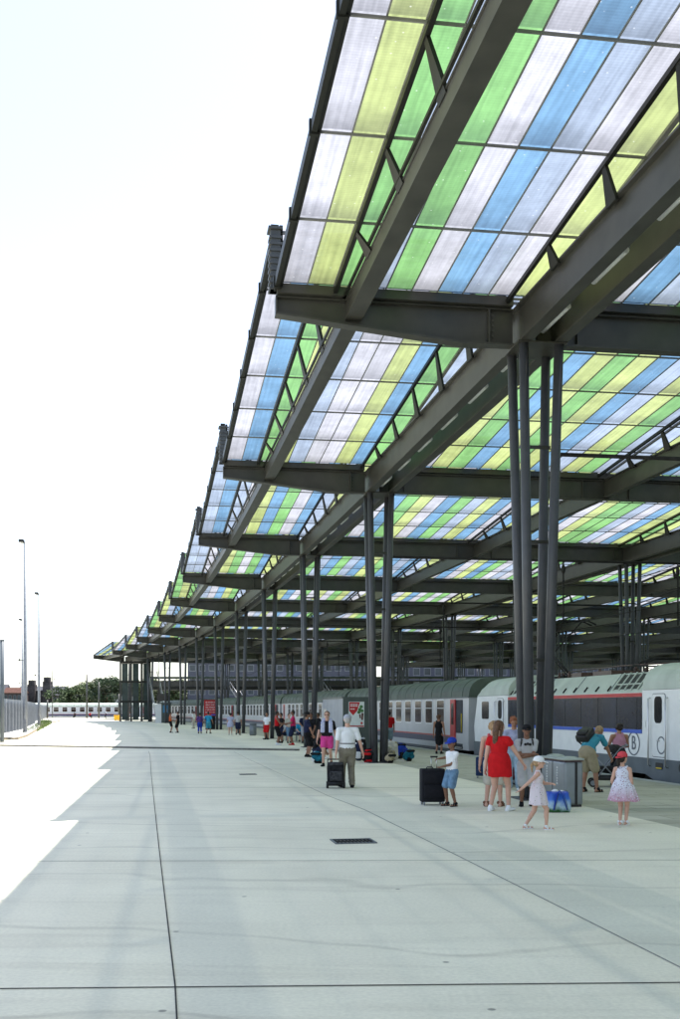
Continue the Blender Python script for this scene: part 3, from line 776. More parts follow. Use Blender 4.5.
for x0 in (CB + .35, L - CB - 2.0):
    bm = NB(); on_slope(bm, x0, x0 + 1.65, .1, .9, .02); g = link('grille', bm, M_BLACK, rf)
    bm = NB()
    for i in range(5): on_slope(bm, x0 + i * .4, x0 + i * .4 + .05, .02, .98, .05)
    on_slope(bm, x0, x0 + 1.65, .30, .36, .045); link('grille_bar', bm, M_LROOF, g)
bm = NB()
for i in range(11): on_slope(bm, CB + 2.3 + i * .85, CB + 2.34 + i * .85, 0, .28, .04)
link('roof_latch', bm, M_UNDER, rf)
bm = NB(); 
for i in range(4): on_slope(bm, CB + 2.2 + i * 2.6, CB + 2.23 + i * 2.6, 0, 1, .012)
link('roof_seam', bm, M_SKIRT, rf)
# roof gear: insulators, cables
bm = NB()
rg = random.Random(3)
for i in range(16):
    x = 4.5 + i * .68; yy = rg.uniform(-.6, .6)
    tube(bm, [(x, yy, 2.95), (x, yy, 3.2)], .05, 8, .04)
    for q in range(3): tube(bm, [(x, yy, 3.0 + q * .06), (x, yy, 3.02 + q * .06)], .09, 8)
tube(bm, [(4.5, -.3, 3.24), (8, .2, 3.26), (14, -.2, 3.24)], .025, 6)
box(bm, 8.2, 9.6, -.5, .5, 2.95, 3.12); box(bm, 11, 12.2, -.6, .3, 2.95, 3.15)
link('insulator', bm, mat('insulator_brown', (.07, .04, .035), .35, 0, .4, 10), rf)
for xa, raised in ((5.2, False), (12.6, True)):
    bm = NB()
    if raised:
        tube(bm, [(xa, 0, 3.1), (xa + 1.9, 0, 4.0)], .05, 8, .04)
        for sy in (-.35, .35): tube(bm, [(xa + 1.9, sy * .3, 4.0), (xa - .1, sy, 5.0)], .025, 6)
        for dx in (-.25, .15): tube(bm, [(xa + dx, -.85, 4.9), (xa + dx, -.55, 5.04), (xa + dx, .55, 5.04), (xa + dx, .85, 4.9)], .03, 6)
        tube(bm, [(xa + .3, 0, 3.1), (xa + 2.0, 0, 3.9)], .02, 6)
    else:
        for sy in (-.4, .4): tube(bm, [(xa, sy, 3.12), (xa + 1.7, sy, 3.22)], .03, 6)
        for dx in (0, .4): tube(bm, [(xa + dx, -.85, 3.22), (xa + dx, -.5, 3.36), (xa + dx, .5, 3.36), (xa + dx, .85, 3.22)], .03, 6)
        tube(bm, [(xa, -.4, 3.12), (xa, .4, 3.12)], .03, 6)
    box(bm, xa - .3, xa + .6, -.4, .4, 2.97, 3.08)
    link('pantograph', bm, M_UNDER, rf)
# cab side doors, windows, handrails, emblem
for dx in (3.3, L - 3.35):
    bm = NB(); rounded_rect_x(bm, dx - .36, dx + .36, .62, 2.3, HW + .003, .012, .08); d_ = link('door', bm, M_WHITE, t)
    bm = NB(); rounded_rect_x(bm, dx - .38, dx + .38, .60, 2.32, HW + .001, .006, .09); link('door_seal', bm, M_SKIRT, d_)
    bm = NB(); rounded_rect_x(bm, dx - .2, dx + .22, 1.52, 2.24, HW + .013, .012, .13); link('door_window', bm, M_GLASSD, d_)
    bm = NB(); tube(bm, [(dx - .08, HW + .03, 1.05), (dx + .06, HW + .03, 1.05)], .018, 6); link('handle', bm, M_CHROME, d_)
    for sx in (-.48, .48):
        bm = NB(); tube(bm, [(dx + sx, HW + .01, .35), (dx + sx, HW + .07, .37), (dx + sx, HW + .07, 2.18), (dx + sx, HW + .01, 2.2)], .02, 8); link('handrail', bm, M_CHROME, t)
    bm = NB(); rounded_rect_x(bm, dx - .22, dx + .16, .28, .46, HW + .0065, .012, .03); st = link('step_recess', bm, M_BLACK, t)
    bm = NB(); box(bm, dx - .18, dx + .12, HW + .019, HW + .03, .30, .33); link('step_lip', bm, M_YEL, st)
bm = NB(); rounded_rect_x(bm, 1.1, 1.95, 1.5, 2.2, HW + .003, .014, .08); link('cab_window', bm, M_GLASSD, t)
bm = NB(); rounded_rect_x(bm, L - 1.95, L - 1.1, 1.5, 2.2, HW + .003, .014, .08); link('cab_window', bm, M_GLASSD, t)
bm = NB(); rounded_rect_x(bm, CB + .0, CB + .0 + .16, 1.45, 1.62, HW + .004, .01, .02) if False else rounded_rect_x(bm, CB - .2, CB - .08, 1.4, 1.6, HW + .003, .01, .02); link('hatch', bm, M_WHITE, t)
bm = NB()
tube(bm, [(2.05, HW + .0, .38), (2.05, HW + .04, .38)], .12, 16); link('socket', bm, M_BLACK, t)
def ring(bm, c, rx, rz_, w, y, d, M=None, seg=40):
    T = M or Matrix()
    lo, li, ho, hi = [], [], [], []
    for k in range(seg):
        a = 2 * PI * k / seg; ca, sa = math.cos(a), math.sin(a)
        lo.append(bm.verts.new(T @ Vector((c[0] + rx * ca, y + d, c[1] + rz_ * sa)))); li.append(bm.verts.new(T @ Vector((c[0] + (rx - w) * ca, y + d, c[1] + (rz_ - w) * sa))))
        ho.append(bm.verts.new(T @ Vector((c[0] + rx * ca, y, c[1] + rz_ * sa)))); hi.append(bm.verts.new(T @ Vector((c[0] + (rx - w) * ca, y, c[1] + (rz_ - w) * sa))))
    for k in range(seg):
        n = (k + 1) % seg
        bm.faces.new((lo[k], lo[n], li[n], li[k])); bm.faces.new((ho[k], ho[n], lo[n], lo[k])); bm.faces.new((hi[k], li[k], li[n], hi[n]))
M_EMB = mat('emblem_slate', (.10, .12, .15), .4)
EX = CB + .52
bm = NB(); ring(bm, (EX, .93), .37, .34, .035, HW + .002, .012); em = link('emblem', bm, M_EMB, t)
TM = Matrix.Translation((EX, HW + .008, .93)) @ Matrix.Rotation(PI, 4, 'Z') @ Matrix.Rotation(PI / 2, 4, 'X')
text_obj('B', .56, .006, M_EMB, em, TM @ Matrix.Scale(.9, 4, (1, 0, 0)))
TM = Matrix.Translation((3.05, HW + .018, .98)) @ Matrix.Rotation(PI, 4, 'Z') @ Matrix.Rotation(PI / 2, 4, 'X')
bm = NB(); ring(bm, (3.14, .93), .24, .24, .04, HW + .014, .006); link('round_mark', bm, M_EMB, t)
bm = NB()
for i in range(9): box(bm, 7.2 + i * .14, 7.29 + i * .14, HW + .0065, HW + .012, .27, .27 + [.12, .10, .12, .08][i % 4])
link('number_marking', bm, mat('marking_grey', (.35, .36, .36), .5), t)
for x in (3.6, L - 3.6): bogie(t, x)
bm = NB(); box(bm, 6, L - 6, -1.1, 1.1, -.5, .1); link('underframe', bm, M_UNDER, t)
bm = NB(); box(bm, L - .1, L + .02, -.7, -.4, .6, 2.3); link('jumper_cable', bm, M_YEL, t)

# second train standing on the far track loop (broadside) and trains on inner tracks
for i, (x0, y0, x1_, y1_, lab) in enumerate(((-47, 243, -73, 239, 'pale coach on the far left track, in front of the church'),
                                        (-20.5, 246, -46.6, 243, 'pale coach on the far track before the trees left of the stair tower'))):
    a = Vector((x0, y0, .0)); b = Vector((x1_, y1_, .0)); d = (b - a)
    make_coach(d.length, a, math.atan2(d.y, d.x), lab, 'coaches on the far track', opened=False, roofm=M_LROOF)
for i, (s0, uu, lab) in enumerate(((26, 23.5, 'green roofed coach on the inner track, mostly behind the nearer train'), (53, 23.5, 'green roofed coach further along the inner track, mostly behind the nearer train'))):
    a, rz, L = coach_frame(s0, s0 + 26.2, uu); make_coach(L, a, rz, lab, 'coaches on the inner track', opened=False)

# ------------------------------------------------------------------ people
def flat(name, col, rough=.85, var=.12, scale=14): return mat(name, col, rough, 0, var, scale, .25)
SK = {'light': flat('skin_light', (.56, .33, .25), .55, .05, 8), 'tan': flat('skin_tan', (.33, .17, .11), .55, .06, 8), 'brown': flat('skin_brown', (.22, .11, .07), .55, .06, 8)}
HR = {'brown': flat('hair_brown', (.10, .05, .028), .6, .5, 40), 'dark': flat('hair_dark', (.025, .017, .013), .6, .5, 40), 'auburn': flat('hair_auburn', (.22, .07, .03), .6, .5, 40),
      'fair': flat('hair_fair', (.34, .22, .12), .6, .4, 40), 'grey': flat('hair_grey', (.4, .38, .36), .6, .3, 40)}
def cloth(n, c, var=.12): return flat('cloth_' + n, c, .9, var, 9)
CL = {'white': cloth('white', (.75, .76, .78), .05), 'red': cloth('red', (.50, .012, .016), .12), 'denim': cloth('denim', (.14, .24, .36), .3), 'paledenim': cloth('pale_denim', (.30, .40, .50), .2),
      'grey': cloth('grey', (.36, .37, .42)), 'lilac': cloth('lilac_grey', (.30, .31, .43), .25), 'palegrey': cloth('pale_grey', (.45, .45, .46)), 'khaki': cloth('khaki', (.34, .29, .20)), 'olive': cloth('olive_khaki', (.20, .18, .14), .25),
      'black': cloth('black', (.014, .014, .016), .4), 'navy': cloth('navy', (.02, .025, .06), .3), 'pink': cloth('pink', (.62, .06, .26)), 'rose': cloth('rose', (.50, .24, .32)), 'magenta': cloth('magenta', (.55, .03, .12)),
      'orange': cloth('orange', (.6, .12, .03)), 'blue': cloth('blue', (.02, .14, .40)), 'royal': cloth('royal', (.02, .05, .35)), 'sky': cloth('sky_blue', (.03, .28, .48)), 'violet': cloth('violet_print', (.10, .05, .18), .7),
      'cream': cloth('cream', (.55, .52, .46)), 'palered': cloth('pale_red', (.55, .10, .12)), 'bagteal': cloth('bag_teal', (.015, .13, .19), .4), 'coral': cloth('coral', (.62, .07, .09))}
def print_mat(name, base, spots, scale=26, thr=.3, low=None):
    m, t, p = new_mat(name); N, L = t.nodes.new, t.links.new
    tc = N('ShaderNodeTexCoord'); vo = N('ShaderNodeTexVoronoi'); vo.inputs['Scale'].default_value = scale; L(tc.outputs['Object'], vo.inputs['Vector'])
    r = N('ShaderNodeValToRGB'); r.color_ramp.elements[0].position = thr; r.color_ramp.elements[1].position = thr + .06; r.color_ramp.elements[0].color = (1, 1, 1, 1); r.color_ramp.elements[1].color = (0, 0, 0, 1)
    L(vo.outputs['Distance'], r.inputs[0])
    pal = N('ShaderNodeValToRGB'); pal.color_ramp.interpolation = 'CONSTANT'
    e = pal.color_ramp.elements; e[0].color = base + (1,); e[1].position = .45; e[1].color = spots[0] + (1,)
    for i, s_ in enumerate(spots[1:]): q = e.new(.6 + .14 * i); q.color = s_ + (1,)
    sp = N('ShaderNodeSeparateXYZ'); L(vo.outputs['Color'], sp.inputs[0]); L(sp.outputs[0], pal.inputs[0])
    mx = N('ShaderNodeMixRGB'); L(r.outputs[0], mx.inputs[0]); L(pal.outputs[0], mx.inputs[2])
    if low:      # dyed hem: another cloth colour from the hem upwards
        sz = N('ShaderNodeSeparateXYZ'); L(tc.outputs['Object'], sz.inputs[0]); mr = N('ShaderNodeMapRange'); mr.inputs[1].default_value = low[1]; mr.inputs[2].default_value = low[2]; L(sz.outputs[2], mr.inputs[0])
        bm_ = N('ShaderNodeMixRGB'); bm_.inputs[1].default_value = low[0] + (1,); bm_.inputs[2].default_value = base + (1,); L(mr.outputs[0], bm_.inputs[0]); L(bm_.outputs[0], mx.inputs[1])
    else: mx.inputs[1].default_value = base + (1,)
    L(mx.outputs[0], p.inputs['Base Color']); p.inputs['Roughness'].default_value = .9
    return m
CL['floral'] = print_mat('cloth_floral', (.66, .58, .62), [(.20, .10, .22), (.5, .12, .16), (.25, .3, .2)], 34, .2)
CL['tiered'] = print_mat('cloth_tiered', (.66, .66, .76), [(.35, .16, .2), (.3, .2, .3)], 40, .32, low=((.50, .27, .36), .40, .66))
CL['teal'] = print_mat('cloth_teal', (.04, .26, .36), [(.12, .42, .5), (.02, .13, .26)], 9, .3)
CL['lightprint'] = print_mat('cloth_pale_print', (.42, .44, .62), [(.15, .15, .35), (.6, .6, .6)], 16, .3)

def ik(a, b, l1, l2, pole):
    d = b - a; D = min(d.length, (l1 + l2) * .999); d.normalize()
    b = a + d * D
    c = (l1 * l1 - l2 * l2 + D * D) / (2 * D); h = math.sqrt(max(0, l1 * l1 - c * c))
    pl = (pole - d * pole.dot(d)).normalized()
    return a + d * c + pl * h, b
def person(label, loc, h, rot, skin='light', hair='brown', hairstyle='short', top=None, bottom=None, dress=None, shoes='black', cap=None, lean=0., yaw=0., pitch=0., drop=0.,
           lh=None, rh=None, lf=None, rf=None, elbL=None, elbR=None, build=1., child=False, vox=.010, group=None, seated=False, towel=None, sandals=False, glasses=False, twist=0., bag=None, pole_k=None):
    """faces local +Y; x to its right. hands/feet as fractions of height"""
    t = thing('person', label, 'person', loc, rot, group)
    V = lambda *a: Vector(a) * h
    hr = .158 if child else .132
    Rl = Matrix.Rotation(-lean, 3, 'X') @ Matrix.Rotation(twist, 3, 'Z')
    pel = V(0, 0, .515 - drop)
    if lean > .6: pel = pel + V(0, -.08, 0)
    tl = .30 if not child else .285
    waist = pel + (Matrix.Rotation(-lean * .5, 3, 'X') @ Vector((0, 0, .10))) * h
    chest = waist + (Rl @ V(0, .005, .105)); neck0 = waist + (Rl @ V(0, -.005, tl - .10)); 
    sw = .108 * build if not child else .095
    shL, shR = neck0 + Rl @ V(-sw, 0, -.030), neck0 + Rl @ V(sw, 0, -.030)
    headc = neck0 + (Rl @ V(0, .012, .045 + hr * .5)) 
    if lean > .6: headc = neck0 + (Matrix.Rotation(-lean * 1.0, 3, 'X') @ V(0, .01, .05 + hr * .5))
    HM = (Matrix.Rotation(yaw, 3, 'Z') @ Matrix.Rotation(-pitch - lean * .7, 3, 'X'))
    lh = Vector(lh or (-.15, .03, .43)) * h; rh = Vector(rh or (.15, .03, .43)) * h
    la, lfo = .172 * h, .148 * h
    eL, wL = ik(shL, lh, la, lfo, Vector(elbL or (-.4, -1, -.2))); eR, wR = ik(shR, rh, la, lfo, Vector(elbR or (.4, -1, -.2)))
    hipL, hipR = pel + V(-.052, 0, -.01), pel + V(.052, 0, -.01)
    lf = Vector(lf or (-.06, 0, .0)) * h; rf = Vector(rf or (.06, .02, .0)) * h
    an = V(0, 0, .045)
    kp = Vector(pole_k or (0, 1, .1))
    kL, aL = ik(hipL, lf + an, .245 * h, .235 * h, kp); kR, aR = ik(hipR, rf + an, .245 * h, .235 * h, kp)
    X = Rl @ Vector((1, 0, 0))
    B = build
    # ---- body, one continuous mesh
    bm = NB()
    tor = [(pel, (.088 * B * h, .062 * B * h), waist, (.074 * B * h, .052 * B * h)), (waist, (.074 * B * h, .052 * B * h), chest, (.092 * B * h, .062 * B * h)), (chest, (.092 * B * h, .062 * B * h), neck0 + Rl @ V(0, 0, -.03), (.078 * B * h, .042 * B * h))]
    for p0, r0, p1, r1 in tor: cap_(bm, p0, p1, r0, r1, 14, X)
    for q_ in (shL, shR): cap_(bm, neck0 + Rl @ V(0, 0, -.012), q_, .030 * h, .031 * B * h, 10)
    nr = .033 * h if not child else .029 * h
    cap_(bm, neck0 - (Rl @ V(0, 0, .02)), headc - HM @ V(0, .01, hr * .2), nr * 1.1, nr)
    hh = hr * h
    ell(bm, headc + HM @ Vector((0, -.02, .08)) * hh, (.37 * hh, .45 * hh, .42 * hh), HM, 18, 12)
    ell(bm, headc + HM @ Vector((0, .12, -.17)) * hh, (.27 * hh, .29 * hh, .33 * hh), HM, 16, 10)
    ell(bm, headc + HM @ Vector((0, .30, -.39)) * hh, (.12 * hh, .10 * hh, .08 * hh), HM, 10, 6)
    cap_(bm, headc + HM @ Vector((0, .42, .05)) * hh, headc + HM @ Vector((0, .50, -.12)) * hh, .035 * hh, .06 * hh, 8)
    for sx in (-1, 1): ell(bm, headc + HM @ Vector((sx * .37, -.02, -.03)) * hh, (.035 * hh, .08 * hh, .12 * hh), HM, 8, 6)
    for sh, el, wr, sg in ((shL, eL, wL, -1), (shR, eR, wR, 1)):
        cap_(bm, sh, el, .031 * B * h, .024 * h, 10); cap_(bm, el, wr, .025 * h, .0165 * h, 10)
        d = (wr - el).normalized(); pole = (el - (sh + wr) / 2); side = d.cross(Vector((0, 0, 1)) if abs(d.z) < .9 else Vector((0, 1, 0))).normalized()
        if abs(d.z) > .8: side = Vector((0, 1, 0))
        nn = d.cross(side).normalized()
        hl = .105 * h * (.9 if child else 1)
        pc = wr + d * hl * .28
        cap_(bm, wr, wr + d * hl * .42, (.018 * h, .012 * h), (.023 * h, .010 * h), 10, side)
        inw = nn if nn.dot(Vector((-sg, 0, 0))) > 0 else -nn
        for fi, (o, ln) in enumerate(((-.9, .40), (-.3, .46), (.3, .43), (.9, .34))):
            b0 = wr + d * hl * .42 + side * o * .019 * h
            b1 = b0 + (d * .85 + inw * .25 + side * o * .08).normalized() * hl * ln * .55; b2 = b1 + (d * .55 + inw * .8).normalized() * hl * ln * .5
            cap_(bm, b0, b1, .0062 * h, .0058 * h, 7); cap_(bm, b1, b2, .0058 * h, .005 * h, 7)
        th0 = wr + d * hl * .12 + side * .016 * h; th1 = th0 + (d * .7 + side * .75 + inw * .2).normalized() * hl * .26; th2 = th1 + (d * .95 + side * .1 + inw * .3).normalized() * hl * .24
        cap_(bm, th0, th1, .0085 * h, .007 * h, 7); cap_(bm, th1, th2, .007 * h, .0055 * h, 7)
    feet = []
    for hp, kn, ak, sg in ((hipL, kL, aL, -1), (hipR, kR, aR, 1)):
        cap_(bm, hp, kn, .056 * B * h, .034 * h, 12); cap_(bm, kn, ak, .034 * h, .021 * h, 12)
        m1 = kn.lerp(ak, .28); sh_d = (ak - kn).normalized(); back = sh_d.cross(Vector((1, 0, 0))).normalized(); back = back if back.y < 0 else -back
        cap_(bm, m1 + back * .008 * h - sh_d * .03 * h, m1 + back * .008 * h + sh_d * .05 * h, .030 * h, .026 * h, 10)
        fd = Vector((sg * .18, 1, 0)).normalized()
        if ak.z > .09 * h and not seated: fd = (fd + Vector((0, 0, -.55))).normalized()
        heel = ak + Vector((0, 0, -.028 * h)) - fd * .022 * h; toe = heel + fd * .12 * h; toe.z = max(toe.z, .012 * h) if fd.z == 0 else toe.z
        cap_(bm, ak, heel, .021 * h, .020 * h, 10); cap_(bm, heel, toe, (.020 * h, .017 * h), (.025 * h, .010 * h), 10, Vector((1, 0, 0)))
        feet.append((heel, toe, ak))
    body = remesh('body', bm, SK[skin], t, vox, 3)
    # ---- face
    for sx in (-1, 1):
        e = NB(); ell(e, headc + HM @ Vector((sx * .155, .372, .0)) * hh, (.05 * hh, .03 * hh, .028 * hh), HM, 8, 6); link('eye', e, M_BLACK, t, True)
    e = NB()
    for sx in (-1, 1): cap_(e, headc + HM @ Vector((sx * .08, .41, .10)) * hh, headc + HM @ Vector((sx * .23, .36, .10)) * hh, .016 * hh, .014 * hh, 6)
    link('eyebrows', e, HR[hair], t, True)
    e = NB(); cap_(e, headc + HM @ Vector((-.085, .385, -.27)) * hh, headc + HM @ Vector((.085, .385, -.27)) * hh, .022 * hh, .022 * hh, 6); link('mouth', e, mat('lips', (.30, .10, .09), .5), t, True)
    if glasses:
        e = NB()
        for sx in (-1, 1): ell(e, headc + HM @ Vector((sx * .16, .40, .01)) * hh, (.12 * hh, .03 * hh, .08 * hh), HM, 10, 6)
        cap_(e, headc + HM @ Vector((-.36, .2, .03)) * hh, headc + HM @ Vector((-.24, .38, .03)) * hh, .015 * hh, .015 * hh, 6); cap_(e, headc + HM @ Vector((.36, .2, .03)) * hh, headc + HM @ Vector((.24, .38, .03)) * hh, .015 * hh, .015 * hh, 6)
        link('sunglasses', e, M_BLACK, t, True)
    # ---- hair
    b = NB()
    ell(b, headc + HM @ Vector((0, -.075, .13)) * hh, (.405 * hh, .455 * hh, .42 * hh), HM, 18, 12)
    if hairstyle in ('short', 'bob', 'long', 'tail', 'curly'): ell(b, headc + HM @ Vector((0, -.20, -.06)) * hh, (.36 * hh, .30 * hh, .36 * hh), HM, 14, 9)
    if hairstyle == 'long':
        p = [headc + HM @ Vector((0, -.30, .1)) * hh, headc + HM @ Vector((0.02, -.42, -.45)) * hh, headc + HM @ Vector((0, -.42, -1.0)) * hh, headc + HM @ Vector((-.05, -.42, -1.55)) * hh]
        for q, w in ((0, .38), (1, .36), (2, .30)): cap_(b, p[q], p[q + 1], (w * hh, .22 * hh), ((w - .07) * hh, .15 * hh), 12, HM @ Vector((1, 0, 0)))
        for sx in (-1, 1): cap_(b, headc + HM @ Vector((sx * .36, .02, .1)) * hh, headc + HM @ Vector((sx * .36, -.12, -.75)) * hh, .11 * hh, .10 * hh, 8)
    if hairstyle == 'tail':
        p = [headc + HM @ Vector((0, -.42, .05)) * hh, headc + HM @ Vector((0, -.62, -.25)) * hh, headc + HM @ Vector((0, -.58, -.85)) * hh]
        cap_(b, p[0], p[1], .12 * hh, .15 * hh, 8); cap_(b, p[1], p[2], .15 * hh, .06 * hh, 8)
    if hairstyle in ('curly', 'bob'):
        rr = random.Random(4)
        for q in range(26):
            a_, z_ = rr.uniform(0, 2 * PI), rr.uniform(-.25, .5)
            w = math.sqrt(max(0, 1 - (z_ - .1) ** 2 * 2.4))
            yy = math.sin(a_) * .46 * w - .08
            if yy > .22 and z_ < .3: continue
            ell(b, headc + HM @ Vector((math.cos(a_) * .40 * w, yy, z_)) * hh, (.11 * hh,) * 3, None, 8, 6)
    # keep the face clear: drop a face-shaped notch by leaving hair behind the face plane
    remesh('hair', b, HR[hair], t, vox * .9, 2)
    if cap:
        b = NB()
        ell(b, headc + HM @ Vector((0, -.05, .22)) * hh, (.43 * hh, .49 * hh, .37 * hh), HM, 20, 12)
        cm = CL[cap[0]] if isinstance(cap, tuple) else CL[cap]
        co = remesh('cap', b, cm, t, vox * .9, 2)
        b = NB(); T = Matrix.Translation(headc) @ HM.to_4x4() @ Matrix.Scale(hh, 4)
        sgn = 1
        if isinstance(cap, tuple): T = T @ Matrix.Rotation(PI, 4, 'Z')
        n = 12; top_, bot = [], []
        for q in range(n + 1):
            a_ = PI * q / n; top_.append((.40 * math.cos(a_), .34 + .46 * math.sin(a_)))
        lo = [b.verts.new(T @ Vector((x_, y_, .10 - .22 * (y_ - .34)))) for x_, y_ in top_]; hi = [b.verts.new(T @ Vector((x_, y_, .135 - .22 * (y_ - .34)))) for x_, y_ in top_]
        b.faces.new(hi); b.faces.new(lo[::-1])
        for q in range(n): b.faces.new((lo[q], lo[q + 1], hi[q + 1], hi[q]))
        b.faces.new((lo[n], lo[0], hi[0], hi[n])); bmesh.ops.recalc_face_normals(b, faces=b.faces[:])
        link('cap_brim', b, cm, co)
    # ---- clothes
    g = .012 * h if not child else .011 * h
    inf = lambda r, a: (r[0] + a, r[1] + a)
    if top:
        name, cm, slv = top
        b = NB()
        lo_ = .012 * h if name == 'tee' else 0
        for i, (p0, r0, p1, r1) in enumerate(tor): cap_(b, p0, p1, inf(r0, g + (lo_ if i == 1 else 0)), inf(r1, g * (.5 if i == 2 else 1) + (lo_ if i == 0 else 0)), 16, X)
        if name != 'tank':
            for q_ in (shL, shR): cap_(b, neck0 + Rl @ V(0, 0, -.016), q_, .030 * h + g * .4, .031 * B * h + g * .7, 10)
        else: 
            for sx in (-1, 1): cap_(b, chest + X * sx * .05 * h, neck0 + Rl @ V(sx * .055, 0, .018), (.028 * h, .05 * h), (.018 * h, .03 * h), 8, X)
        if slv:
            for sh, el in ((shL, eL), (shR, eR)): cap_(b, sh - Vector((0, 0, .006 * h)), sh.lerp(el, slv), .030 * B * h + g * .6, .030 * h + g * .8, 12)
        # wrinkles
        rr = random.Random(int(h * 1000))
        for q in range(7):
            z_ = rr.uniform(0, 1); a_ = rr.uniform(0, 2 * PI); c_ = pel.lerp(chest, z_); dv = Rl @ Vector((math.cos(a_) * .088 * B * h, math.sin(a_) * .062 * B * h, 0))
            cap_(b, c_ + dv + Vector((0, 0, .02 * h)), c_ + dv * .96 - Vector((rr.uniform(-.04, .04) * h, 0, .03 * h)), .011 * h, .008 * h, 6)
        to = remesh('shirt' if name != 'tank' else 'tank_top', b, CL[cm], t, vox, 3)
    if bottom:
        name, cm, ln = bottom      # ln: fraction of the leg covered, 0..1
        b = NB()
        cap_(b, pel + V(0, 0, .02), pel - V(0, 0, .02), (.088 * B * h + g, .064 * B * h + g), (.086 * B * h + g, .066 * B * h + g), 14, X)
        for hp, kn, ak in ((hipL, kL, aL), (hipR, kR, aR)):
            w = .008 * h
            if name == 'skirt': continue
            if ln <= .55:
                q = hp.lerp(kn, min(1, ln / .5)); cap_(b, hp, q, .056 * B * h + g, .046 * h + g + w * .6, 12)
            else:
                cap_(b, hp, kn, .056 * B * h + g, .036 * h + g, 12); cap_(b, kn, kn.lerp(ak, (ln - .5) / .5), .036 * h + g, .030 * h + g, 12)
                rr = random.Random(5)
                for z_ in (.35, .62, .85): c_ = kn.lerp(ak, z_); cap_(b, c_ + Vector((-.03 * h, .012 * h, 0)), c_ + Vector((.03 * h, .012 * h, .015 * h)), .018 * h, .018 * h, 6)
        if name == 'skirt':
            e_ = (kL + kR) / 2; cap_(b, pel, pel.lerp(e_, ln), (.09 * B * h + g, .066 * B * h + g), (.105 * h, .085 * h), 18, Vector((1, 0, 0)))
        remesh('shorts' if name == 'shorts' else name, b, CL[cm], t, vox, 3)
    if dress:
        cm, hem, flare, slv = dress
        b = NB()
        for i, (p0, r0, p1, r1) in enumerate(tor):
            cap_(b, p0, p1, inf(r0, g), inf(r1, g if i < 2 else g * .4), 16, X)
        if slv:
            for q_ in (shL, shR): cap_(b, neck0 + Rl @ V(0, 0, -.018), q_, .030 * h + g * .3, .031 * B * h + g * .6, 10)
            for sh, el in ((shL, eL), (shR, eR)): cap_(b, sh - Vector((0, 0, .006 * h)), sh.lerp(el, slv), .030 * B * h + g * .6, .030 * h + g * .8, 12)
        else:
            for sx in (-1, 1): cap_(b, chest + X * sx * .055 * h, neck0 + Rl @ V(sx * .06, 0, .015), (.016 * h, .055 * h), (.010 * h, .036 * h), 8, X)
        z0 = waist.z + .02 * h; z1 = hem * h; rings = []; n = 48
        mid = Vector(((kL.x + kR.x) / 2, (kL.y + kR.y) / 2, 0))
        for q in range(11):
            f = q / 10; z_ = z0 + (z1 - z0) * f
            w = (.086 * B * h + g) + flare * h * f ** 1.1 + .030 * h * math.sin(PI / 2 * min(1, f * 2.6)); dpt = w * .76
            c_ = waist.lerp(Vector((mid.x * .5, mid.y * .5, 0)), f * .8); 
            rings.append([b.verts.new(Vector((c_.x * (1 - f * .2) + math.cos(2 * PI * k / n) * w * (1 + flare * 1.1 * f * math.sin(k / n * 2 * PI * 9)), c_.y + math.sin(2 * PI * k / n) * dpt * (1 + flare * 1.1 * f * math.sin(k / n * 2 * PI * 9)), z_ + .006 * h * math.sin(k / n * 2 * PI * 4) * f))) for k in range(n)])
        for a_, c_ in zip(rings, rings[1:]):
            for k in range(n): b.faces.new((a_[k], a_[(k + 1) % n], c_[(k + 1) % n], c_[k]))
        b.faces.new(rings[0][::-1]); b.faces.new(rings[-1]); bmesh.ops.recalc_face_normals(b, faces=b.faces[:])
        remesh('dress', b, CL[cm], t, vox, 2)
    # ---- shoes
    for heel, toe, ak in feet:
        b = NB()
        sm = CL[shoes] if shoes in CL else shoes
        if sandals:
            d = (toe - heel).normalized(); lo = Vector((0, 0, -.014 * h))
            cap_(b, heel + lo, toe + lo, (.026 * h, .010 * h), (.030 * h, .009 * h), 10, Vector((1, 0, 0)))
            for f in (.35, .72): c_ = heel.lerp(toe, f); cap_(b, c_ + Vector((-.026 * h, 0, -.004 * h)), c_ + Vector((.026 * h, 0, .012 * h)), .009 * h, .009 * h, 8); cap_(b, c_ + Vector((.026 * h, 0, -.004 * h)), c_ + Vector((-.02 * h, 0, .014 * h)), .009 * h, .009 * h, 8)
            cap_(b, ak + Vector((-.02 * h, 0, 0)), ak + Vector((.02 * h, 0, 0)), .022 * h, .022 * h, 10)
        else:
            cap_(b, ak + Vector((0, 0, .004 * h)), heel, .026 * h, .027 * h, 12); cap_(b, heel, toe, (.027 * h, .023 * h), (.031 * h, .017 * h), 12, Vector((1, 0, 0)))
        remesh('sandal' if sandals else 'shoe', b, sm, t, vox * .8, 2)
    if towel:
        b = NB()
        for sx in (-1, 1):
            p0 = neck0 + V(sx * .055, -.03, .03); p1 = neck0 + V(sx * .07, .07, -.02); p2 = neck0 + V(sx * .075, .085, -.20)
            cap_(b, p0, p1, (.035 * h, .014 * h), (.035 * h, .012 * h), 10, Vector((1, 0, 0))); cap_(b, p1, p2, (.04 * h, .010 * h), (.042 * h, .010 * h), 10, Vector((1, 0, 0)))
        cap_(b, neck0 + V(-.06, -.04, .03), neck0 + V(.06, -.04, .03), .025 * h, .025 * h, 10)
        remesh('towel', b, CL['lightprint'], t, vox, 2)
    t['_j'] = 0
    del t['_j']
    return t, dict(wL=wL, wR=wR, neck=neck0, pel=pel, chest=chest, shL=shL, shR=shR, waist=waist, Rl=Rl, h=h, headc=headc, hh=hh)
def gp(px, py): return at(px, py)
